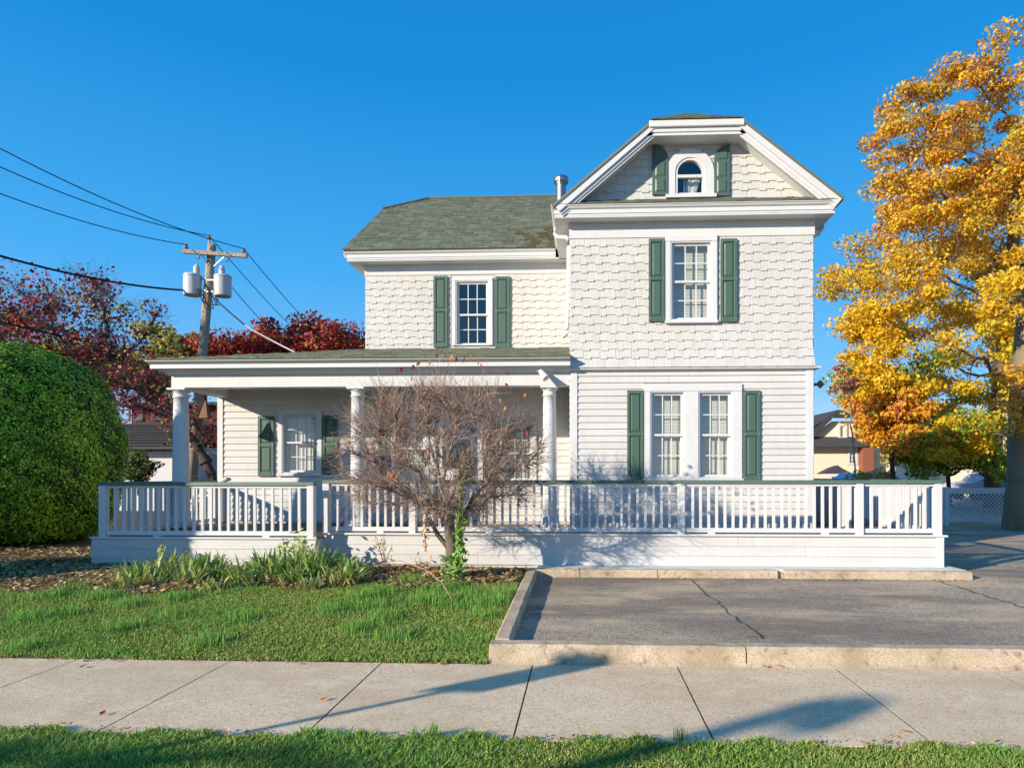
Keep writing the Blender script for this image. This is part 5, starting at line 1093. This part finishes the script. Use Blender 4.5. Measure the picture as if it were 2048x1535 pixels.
# ------------------------------------------------------------------ trees
def pick_maple(P, cid):
    z = P[:, 2]; r_ = rng.random(len(P)); n_ = rng.random(cid.max() + 1)[cid]; f = np.clip((z - 2.5) / 10, 0, 1)
    m = np.full(len(P), 0)
    m = np.where(r_ + (f - .5) * 1.0 + (n_ - .5) * .6 > .98, 2, m)          # orange
    m = np.where((r_ + f * .6 + n_ * .3 > 1.45), 4, m)                       # russet high up
    m = np.where((r_ - f * .35 + (n_ - .5) * .9 > .45) & (rng.random(len(P)) < .55), 1, m)
    m = np.where((f < .42) & (n_ > .70) & (rng.random(len(P)) < .5), 3, m); m = np.where((f < .22) & (P[:, 0] < 12.5) & (rng.random(len(P)) < .55), 2, m)
    return m
MM = ['l_yel', 'l_yg', 'l_or', 'l_gr', 'l_ru']
Q = 1.6
ells = [(e[0], e[1], e[2], e[3], e[4] * Q, e[5]) for e in (E(1860, 190, 29.0, 62, 62, 1.8), E(1945, 178, 28.5, 95, 62, 1.8), E(2035, 195, 29.0, 90, 70, 2), E(1830, 270, 28.3, 82, 65, 1.6), E(1950, 320, 28.5, 120, 90, 2.4), E(1785, 390, 28.1, 55, 62, 1.4), E(1860, 460, 28.0, 135, 85, 2.6), E(2060, 330, 29.0, 90, 110, 2.2), E(1760, 560, 27.7, 92, 52, 1.9), E(1960, 600, 27.7, 130, 90, 2.8), E(1800, 670, 27.7, 112, 70, 2.4),
        E(1960, 760, 27.5, 120, 75, 2.6), E(1760, 755, 28.0, 64, 52, 1.6), E(1870, 830, 27.3, 112, 60, 2.2), E(2090, 700, 28.0, 90, 130, 2.5), E(2180, 450, 29.5, 120, 250, 3), E(1900, 890, 27.5, 80, 34, 1.6), E(1700, 575, 27.7, 45, 20, .7), E(1990, 850, 27.5, 60, 40, 1.4), E(2000, 470, 30.5, 130, 150, 2.5))]
cl0 = blob_points(330, ells, .3); cl0 = np.concatenate([cl0, blob_points(60, [E(1780, 850, 27.5, 50, 40, 1.5), E(1870, 895, 27.0, 100, 30, 2), E(1775, 790, 27.5, 70, 50, 2), E(1735, 680, 27.5, 45, 45, 1.5), E(1728, 740, 27.5, 32, 40, 1.2), E(1720, 640, 27.5, 30, 25, 1)], .3)])
base = [W(1985, 1030, 28.7), W(1985, 960, 28.7), W(1990, 860, 28.7), W(2000, 760, 28.7), W(2012, 650, 28.7), W(2022, 540, 28.8), W(2030, 440, 28.9), W(2030, 350, 28.9)]
leafy_tree('maple_tree', 'tall maple in yellow and orange autumn leaf at the right edge', 'tree', base, None, cl0, rng.uniform(.55, 1.2, len(cl0)), 370, .14, pick_maple, MM, 'bark', trunk_r=.30, di=5, dk=.75, step=.5, tip=.014, twig_n=3600, flat=.5, twig_l=1.0)
cl0 = blob_points(95, [E(2035, 640, 16.4, 55, 110, .9), E(2040, 800, 16.4, 60, 70, .8), E(2230, 350, 17, 130, 260, 2.6), E(2130, 250, 17.5, 60, 120, 1.6)], .2)
base = [W(2056, 1060, 17.2), W(2056, 960, 17.2), W(2058, 860, 17.2), W(2062, 760, 17.2), W(2072, 650, 17.2), W(2084, 540, 17.3)]
leafy_tree('old_tree', 'thick straight tan trunk of an old tree at the right edge beside the lattice fence', 'tree', base, None, cl0, rng.uniform(.4, .7, len(cl0)), 360, .10, pick_maple, MM, 'palebark', trunk_r=.45, di=4, dk=.6, step=.4, tip=.014, twig_n=600, flat=.55, twig_l=.7)
# small orange tree between the cream house and the maple
cl1 = blob_points(70, [E(1765, 850, 27, 45, 36, 1.5), E(1805, 810, 27, 60, 50, 1.8), E(1715, 812, 27, 35, 14, .9), E(1725, 850, 27, 25, 12, .9), E(1800, 880, 27, 55, 34, 1.5)], .3)
leafy_tree('dogwood_tree', 'small orange and pink leaved tree in front of the cream house', 'tree', [W(1790, 1010, 27), W(1788, 990, 27), W(1786, 950, 27), W(1782, 900, 27)], None, cl1, .45, 90, .16, lambda P, c: rng.choice(4, len(P), p=[.42, .10, .40, .08]), ['l_or', 'l_pk', 'l_yel', 'l_yg'], 'darkbark', trunk_r=.09, di=2.2, dk=.3, step=.2, tip=.01, twig_n=500, twig_l=.35)
cl1 = blob_points(14, [E(1692, 770, 25, 24, 50, .6)], .3)
leafy_tree('young_tree', 'thin young pink-leaved tree beside the right house corner', 'tree', [W(1716, 1010, 25), W(1712, 960, 25), W(1706, 880, 25)], None, cl1, .26, 40, .12, lambda P, c: rng.choice(2, len(P), p=[.7, .3]), ['l_pk', 'g1'], 'twig', trunk_r=.028, di=2.5, dk=.3, step=.2, tip=.008, twig_n=120, twig_l=.35)
# green shrubs under the maple
cl1 = blob_points(70, [E(1880, 905, 27.6, 110, 36, 1.5), E(1990, 925, 27.4, 55, 30, 1.2), E(1830, 925, 27.8, 50, 24, 1.2), E(1740, 948, 28, 40, 8, .7)], .2)
leafy_tree('green_shrub', 'loose green and olive shrubs under the yellow maple', 'shrub', [W(1900, 1010, 27.8), W(1898, 980, 27.8), W(1896, 950, 27.8)], None, cl1, .5, 110, .14, lambda P, c: rng.choice(4, len(P), p=[.25, .2, .45, .1]), ['l_gr', 'g1', 'l_yg', 'l_brown'], 'darkbark', trunk_r=.08, di=3, dk=.4, step=.25, tip=.01)
# purple-leaved tree on the left
def pick_purple(P, c): n_ = rng.random(c.max() + 1)[c]; return np.where(rng.random(len(P)) < .5, 0, np.where(n_ < .6, 1, np.where(n_ < .85, 2, 3)))
ells = [E(50, 590, 22, 75, 55, 2), E(150, 600, 22, 70, 60, 2), E(245, 620, 22, 62, 38, 1.8), E(120, 690, 22, 130, 50, 2.6), E(220, 710, 22, 90, 50, 2.4), E(20, 680, 22, 60, 60, 2), E(200, 780, 21, 90, 45, 2), E(290, 790, 20, 90, 45, 1.8), E(385, 850, 19.5, 60, 50, 1.5), E(-60, 640, 22, 90, 90, 2.2), E(300, 720, 21, 40, 30, 1.2)]
cl2 = blob_points(175, ells, .25)
base = [W(432, 1010, 20), W(430, 975, 20), W(424, 950, 20), W(412, 925, 20)]
leafy_tree('purple_tree', 'wide spreading tree with sparse purple-red leaves behind the hedge', 'tree', base, None, cl2, rng.uniform(.5, 1.0, len(cl2)), 62, .115, pick_purple, ['l_mar', 'l_red', 'l_ru', 'l_yg'], 'darkbark', trunk_r=.13, di=4, dk=.55, step=.3, tip=.014, twig_n=4200, flat=.7, twig_l=.9, power=2.7)
# red maples beyond the porch roof
cl3 = blob_points(120, [E(600, 682, 27, 78, 38, 2), E(520, 695, 27, 70, 26, 2), E(690, 690, 27, 50, 34, 2), E(450, 705, 27, 55, 20, 1.6), E(560, 740, 27, 160, 50, 2.5)], .2)
leafy_tree('red_maple', 'crimson leaved maple showing above the porch roof', 'tree', [W(570, 1000, 27), W(570, 930, 27), W(572, 860, 27), W(576, 790, 27)], None, cl3, rng.uniform(.55, .9, len(cl3)), 260, .14, lambda P, c: rng.choice(4, len(P), p=[.50, .18, .22, .10]), ['l_red', 'l_mar', 'l_ru', 'l_or'], 'darkbark', trunk_r=.25, di=4, dk=.6, step=.4, tip=.016, twig_n=900, flat=.6, twig_l=.7)
cl4 = blob_points(46, [E(340, 700, 36, 55, 40, 2.5), E(300, 750, 36, 80, 40, 2.5), E(180, 740, 34, 100, 50, 3)], .2)
leafy_tree('olive_tree_crown', 'far olive-yellow leaved tree to the left of the utility pole', 'tree', [W(330, 990, 36), W(332, 900, 36), W(334, 820, 36)], None, cl4, rng.uniform(.8, 1.2, len(cl4)), 190, .24, lambda P, c: rng.choice(4, len(P), p=[.36, .34, .15, .15]), ['l_yg', 'g2', 'l_strapy', 'l_ru'], 'darkbark', trunk_r=.3, di=5, dk=.8, step=.5, tip=.02)
bpy.data.objects['olive_tree_crown'].name = 'autumn_tree'
cl5 = blob_points(26, [E(395, 700, 38, 32, 22, 2), E(430, 712, 38, 40, 18, 2)], .2)
leafy_tree('rust_tree', 'low rust-red tree right behind the foot of the pole', 'tree', [W(400, 990, 38), W(400, 900, 38), W(400, 800, 38)], None, cl5, rng.uniform(.7, 1.1, len(cl5)), 170, .24, lambda P, c: rng.choice(3, len(P), p=[.5, .3, .2]), ['l_ru', 'l_red', 'l_or'], 'darkbark', trunk_r=.25, di=5, dk=.8, step=.5, tip=.02)
# bush against the stucco wall
cl6 = blob_points(24, [E(275, 935, 19, 30, 28, .5)], .1)
leafy_tree('dark_bush', 'dark small-leaved bush against the white stucco wall', 'bush', [W(278, 990, 19), W(277, 970, 19), W(276, 950, 19)], None, cl6, .26, 100, .075, lambda P, c: rng.choice(3, len(P), p=[.6, .25, .15]), ['yew1', 'l_brown', 'yew2'], 'darkbark', trunk_r=.04, di=2, dk=.2, step=.12, tip=.008)

# ------------------------------------------------------------------ neighbours: stucco building on the left
YS = 25.0; sb = empty('stucco_building', tuple(W(330, 1000, YS)), 'white stucco building with dark roof behind the purple tree', 'building')
x0, x1 = WX(150, YS), WX(392, YS); zt = WZ(893, YS, 330); zw = px_rect(283, 296, 912, 934, YS)
wall(x0, x1, .2, zt, YS, [zw], .2, 'stucco', sb); b = MB(); b.box(x0, x0 + .2, YS + .2, YS + 8, .2, zt); b.box(x1 - .2, x1, YS + .2, YS + 8, .2, zt); b.build('side_wall', 'stucco', sb, kind='stuff')
wn = MB(); frame(wn, zw[0], zw[1], zw[2], zw[3], .05, YS - .02, YS + .08); wn = wn.build('window', 'brownwood', sb); MB().box(zw[0], zw[1], YS + .05, YS + .06, zw[2], zw[3]).build('pane', 'glass', wn); MB().box(zw[0] - .2, zw[1] + .2, YS + .7, YS + .75, zw[2] - .2, zw[3] + .2).build('room', 'dark', wn)
for k in range(9): x = x0 + .3 + k * .52; MB().box(x, x + .16, YS - .5, YS + .02, zt - .16, zt - .02).build('rafter_end', 'darkbark', sb)
b = MB(); b.prism([(x0 - .4, YS - .6, zt - .02), (x0 - .4, YS + 3.2, zt + 1.15), (x0 - .4, YS + 3.2, zt + 1.05), (x0 - .4, YS - .6, zt - .12)], (x1 - x0 + .8, 0, 0)); b.build('roof', 'slate', sb)
for k in range(9): y_ = YS - .55 + k * .4; z_ = zt + .01 + (k * .4) * .308; MB().box(x0 - .38, x1 + .38, y_, y_ + .3, z_ + .03, z_ + .05).build('shingle_course', 'slate', sb)
zu = zt + 1.15; zu2 = WZ(812, YS + 3.2, 300)
MB().box(x0, x1 - .1, YS + 3.25, YS + 3.4, zu - .3, zu2).build('upper_wall', 'darkbark', sb)
for (pa, pc) in ((222, 260), (266, 286), (303, 343)):
    xa, xc = WX(pa, YS + 3.2), WX(pc, YS + 3.2); f_ = MB(); frame(f_, xa, xc, zu + .12, zu2 - .12, .06, YS + 3.18, YS + 3.25); f_ = f_.build('window', 'brownwood', sb); MB().box(xa + .03, xc - .03, YS + 3.21, YS + 3.22, zu + .15, zu2 - .15).build('pane', 'glass', f_)
MB().box(x0 - .4, x1 + .3, YS + 2.7, YS + 7, zu2, zu2 + .12).build('flat_roof', 'slate', sb)
# brown boarded shed right of it
bx = empty('brown_shed', tuple(W(425, 1000, 27)), 'brown boarded shed with dark roof seen between the column and porch wall', 'shed')
x0, x1 = WX(396, 27), WX(520, 27); zt = WZ(903, 27, 420)
for k in range(16): MB().box(x0, x1, 26.98 - (k % 2) * .004, 27.1, .2 + k * (zt - .2) / 16, .2 + (k + 1) * (zt - .2) / 16 - .012).build('board', 'brownwood', bx)
b = MB(); b.prism([(x0 - .3, 26.6, zt), (x0 - .3, 29, zt + .75), (x0 - .3, 29, zt + .65), (x0 - .3, 26.6, zt - .1)], (x1 - x0 + .6, 0, 0)); b.build('roof', 'slate', bx)
b = MB(); b.box(x0 + .3, x0 + .9, 26.95, 26.975, 1.2, zt - .5); b.build('door', 'trim', bx)
# low black picket fence in front of it
pf = empty('picket_fence', tuple(W(415, 1000, 23)), 'low thin black metal picket fence beside the pole foot', 'fence')
x0, x1 = WX(372, 23), WX(470, 23); zt = WZ(950, 23, 410)
for z_ in (zt - .03, .45): MB().box(x0, x1, 22.99, 23.01, z_, z_ + .03).build('rail', 'black', pf)
for k in range(int((x1 - x0) / .11)): x = x0 + .11 * k; MB().box(x, x + .016, 22.985, 23.015, .3, zt).build('picket', 'black', pf)

# cream house on the right
YC = 38.0; ch = empty('cream_house', tuple(W(1680, 1000, YC)), 'distant cream sided house with grey roof and brick chimney, right of the white house', 'house')
x0, x1 = WX(1560, YC), WX(1718, YC); ze = WZ(888, YC, 1680); zp = WZ(842, YC, 1680)
wd1 = px_rect(1698, 1711, 896, 926, YC); aw = px_rect(1679, 1690, 851, 874, YC)
rows_ = 30
wall(x0, x1, .2, ze, YC, [wd1], .2, 'cream', ch)
for k in range(22):
    z_ = WZ(955, YC, 1680) - .3 + k * (ze - WZ(955, YC, 1680) + .3) / 22; h_ = (ze - WZ(955, YC, 1680) + .3) / 22 
    for (p_, q_) in (((x0, x1),) if z_ + h_ < wd1[2] - .1 or z_ > wd1[3] + .1 else ((x0, wd1[0] - .12), (wd1[1] + .12, x1))): MB().add([(p_, YC - .03, z_), (q_, YC - .03, z_), (q_, YC - .005, z_ + h_), (p_, YC - .005, z_ + h_), (p_, YC, z_), (q_, YC, z_)], [(0, 1, 2, 3), (0, 4, 5, 1)]).build('siding_board', 'cream', ch)
def far_window(r_, Y, parent, c=2, n=4):
    f_ = MB(); frame(f_, r_[0] - .1, r_[1] + .1, r_[2] - .1, r_[3] + .1, .12, Y - .06, Y); f_ = f_.build('window', 'trim', parent)
    b = MB(); 
    for i in range(1, c): x = r_[0] + (r_[1] - r_[0]) * i / c; b.box(x - .02, x + .02, Y + .02, Y + .04, r_[2], r_[3])
    for i in range(1, n): z_ = r_[2] + (r_[3] - r_[2]) * i / n; b.box(r_[0], r_[1], Y + .021, Y + .039, z_ - .02, z_ + .02)
    b.build('muntin', 'trim', f_); MB().box(r_[0], r_[1], Y + .05, Y + .06, r_[2], r_[3]).build('pane', 'glass', f_); MB().box(r_[0] - .2, r_[1] + .2, Y + .5, Y + .55, r_[2] - .2, r_[3] + .2).build('room', 'dark', f_)
far_window(wd1, YC, ch)
pk = W(1672, 842, YC); xl_ = WX(1560, YC); gpts = [(WX(1618, YC), YC, ze + .3), (WX(1665, YC), YC, zp), (WX(1718, YC), YC, zp), (WX(1718, YC), YC, ze + .3)]
MB().prism(gpts, (0, .2, 0)).build('gable_wall', 'cream', ch); far_window(aw, YC - .02, ch)
MB().prism([(x0, YC - .7, ze - .05), (x0, YC, ze + .42), (x0, YC, ze + .3), (x0, YC - .7, ze - .17)], (x1 - x0 + .2, 0, 0)).build('pent_roof', 'slate', ch)
pA, pB, pC = W(1600, 898, YC - .4), W(1664, 838, YC - .4), W(1725, 838, YC - .4); b = MB()
b.prism([pA, pB, pB + Vector((0, 0, .28)), pA + Vector((-.3, 0, .2))], (0, 9, 0)); b.build('roof', 'slate', ch)
b = MB(); q1 = W(1676, 819, YC + 5); q2 = W(1760, 830, YC + 5); b.add([pB + Vector((0, -.1, .2)), pC + Vector((0, -.1, .2)), q2, q1, W(1560, 870, YC + 5)], [(0, 1, 2, 3), (0, 3, 4)]); b.prism([pB + Vector((0, -.12, .06)), pC + Vector((0, -.12, .06)), pC + Vector((0, -.12, .22)), pB + Vector((0, -.12, .22))], (0, .1, 0)); b.build('roof', 'slate', ch)
MB().add([W(1540, 905, YC), pB + Vector((0, 0, .2)), q1, W(1540, 850, YC + 4)], [(0, 1, 2, 3)]).build('roof', 'slate', ch)
xc0, xc1 = WX(1717, YC), WX(1738, YC); MB().box(xc0, xc1, YC - .6, YC + .5, .2, WZ(825, YC, 1725)).build('chimney', 'brick', ch)
MB().box(xc1, WX(1752, YC), YC + .9, YC + 1, .2, WZ(880, YC, 1740)).build('recess_wall', 'stucco', ch); MB().box(WX(1750, YC), WX(1794, YC), YC + .2, YC + 5, .2, WZ(850, YC, 1760)).build('wing_wall', 'cream', ch)
b = MB(); pr = [W(1644, 947, YC - 2), W(1705, 950, YC - 2), W(1676, 930, YC - .5)]; b.prism([pr[0], pr[1], pr[2]], (0, .9, 0)); b.build('porch_roof', 'slate', ch); b = MB(); b.box(pr[0].x, pr[1].x, YC - 2.02, YC - 1.9, pr[0].z - .15, pr[0].z); b.build('porch_fascia', 'trim', ch)
# beige building beyond the maple
bb = empty('beige_building', tuple(W(1950, 1000, 42)), 'beige low building glimpsed through the maple leaves', 'building')
MB().box(WX(1880, 42), WX(2400, 42), 42, 50, .2, WZ(868, 42, 1950)).build('wall', 'cream', bb); MB().box(WX(1870, 42), WX(2420, 42), 41.6, 50.4, WZ(868, 42, 1950), WZ(862, 42, 1950)).build('roof', 'slate', bb)
for k in range(6): r_ = px_rect(1905 + k * 45, 1925 + k * 45, 905, 935, 42); far_window(r_, 41.97, bb)
# white lattice fence
lf = empty('lattice_fence', tuple(W(1945, 1046, 18.6)), 'white lattice fence panel between the deck end and the big trunk', 'fence')
YF_ = 18.6; x0, x1, z0, z1 = px_rect(1897, 2012, 975, 1043, YF_); xq = WX(1860, YF_)
for x in (x0 - .12, x1, xq): MB().box(x, x + .11, YF_ - .055, YF_ + .055, .22, z1 + .02).build('post', 'trim', lf)
for (a, c) in ((xq + .11, x0 - .12), (x0 - .01, x1)):
    MB().box(a, c, YF_ - .03, YF_ + .03, z1 - .16, z1).build('top_rail', 'trim', lf); MB().box(a, c, YF_ - .03, YF_ + .03, z0, z0 + .14).build('bottom_rail', 'trim', lf)
    za, zb2 = z0 + .14, z1 - .16; hh = zb2 - za; sp = .105
    for s_, yo in ((1, -.006), (-1, .004)):
        k = -hh
        while k < c - a:
            # slat from (k, bottom) to (k+hh, top) clipped to the panel
            t0, t1 = max(0, -k), min(hh, (c - a) - k)
            if t1 - t0 > .05:
                xa, xb2 = k + t0, k + t1
                if s_ < 0: P0, P1 = (c - xa, za + t0), (c - xb2, za + t1)
                else: P0, P1 = (a + xa, za + t0), (a + xb2, za + t1)
                dx, dz = (P1[0] - P0[0]), (P1[1] - P0[1]); l_ = math.hypot(dx, dz); nx_, nz_ = -dz / l_ * .012, dx / l_ * .012
                MB().prism([(P0[0] - nx_, YF_ + yo, P0[1] - nz_), (P1[0] - nx_, YF_ + yo, P1[1] - nz_), (P1[0] + nx_, YF_ + yo, P1[1] + nz_), (P0[0] + nx_, YF_ + yo, P0[1] + nz_)], (0, .006, 0)).build('lattice_slat', 'trim', lf)
            k += sp
# parked cars behind the fence
def car(px, Y, label, paint, rz):
    p = W(px, 1000, Y); c = empty('parked_car', (p.x, Y, .27), label, 'car', 'cars parked beyond the fence', rz)
    L2 = 2.2; prof = [(-L2, .35), (-L2, .75), (-L2 + .15, .9), (-1.25, 1.0), (-.65, 1.42), (.75, 1.45), (1.35, 1.05), (L2 - .1, .92), (L2, .7), (L2, .35)]
    def part(nm, b, m, par=c):
        o = b.build(nm, m); o.parent = par; return o
    b = MB(); b.prism([(x, -.85, z) for x, z in prof], (0, 1.7, 0)); o = part('body', b, paint); bevel(o, .06, 3)
    gl = [(-1.12, 1.02), (-.62, 1.37), (.70, 1.39), (1.18, 1.05)]
    for s_ in (-1, 1): b = MB(); b.prism([(x, s_ * .853, z) for x, z in gl], (0, .006 * s_, 0)); part('side_window', b, 'dark')
    for sx2 in (-1, 1):
        for s_ in (-1, 1):
            b = MB(); b.tube([(sx2 * 1.35, s_ * .70, .33), (sx2 * 1.35, s_ * .88, .33)], .33, 20); wl_ = part('wheel', b, 'tyre'); b = MB(); b.tube([(sx2 * 1.35, s_ * .86, .33), (sx2 * 1.35, s_ * .895, .33)], .19, 14); part('rim', b, 'metal', wl_)
    for s_ in (-1, 1): b = MB(); b.box(L2 - .04, L2 + .02, s_ * .62 - .15, s_ * .62 + .15, .62, .76); part('headlight', b, 'signwhite')
    return c
car(1728, 30, 'blue parked car roof showing over the green handrail', 'blue', .1)
car(1985, 36, 'pale silver parked car behind the lattice fence', 'silver', .05)
car(2110, 33, 'second blue parked car far behind the big trunk', 'blue', .05)

# ------------------------------------------------------------------ just outside the picture: what throws the shadows on the sidewalk
dxy = 1.27
sp = empty('street_sign', (-6.38, .62, 0), 'parking sign on a thin galvanised post at the street edge, left of the picture', 'sign')
gx, gy = -6.38, .62
MB().tube([(gx, gy, -.05), (gx, gy, 2.75)], .03, 8).build('post', 'signgrey', sp)
bevel(MB().box(gx - .24, gx + .24, gy - .035, gy - .031, 2.25, 2.75).build('sign_plate', 'signwhite', sp), .001)
r_ = np.random.default_rng(12); c0 = np.array([1.5, 4.5, 0.]) - np.array(SD) / SD.z * -1 * 0
def back(x, y, h): return np.array([x - 1.27 * h / .53, y - h / .53, h])
cl7 = np.array([back(1.6 + .15 * r_.normal(), 4.5 + .05 * r_.normal(), 5.0 + .4 * r_.normal()) for _ in range(3)] + [back(-3.3, 3.6, 5.2), back(-2.6, 3.4, 5.3), back(-3.8, 3.3, 5.1)])
leafy_tree('street_tree', 'slim street tree with thin autumn foliage behind the viewer', 'tree', [(-12.5, -6.0, -.1), (-12.5, -6, 1.3), (-12.4, -6.0, 2.6), (-12.3, -5.9, 3.8)], None, cl7, .2, 60, .12, lambda P, c: rng.choice(2, len(P)), ['l_yel', 'l_or'], 'bark', trunk_r=.12, di=6, dk=.4, step=.3, tip=.008)
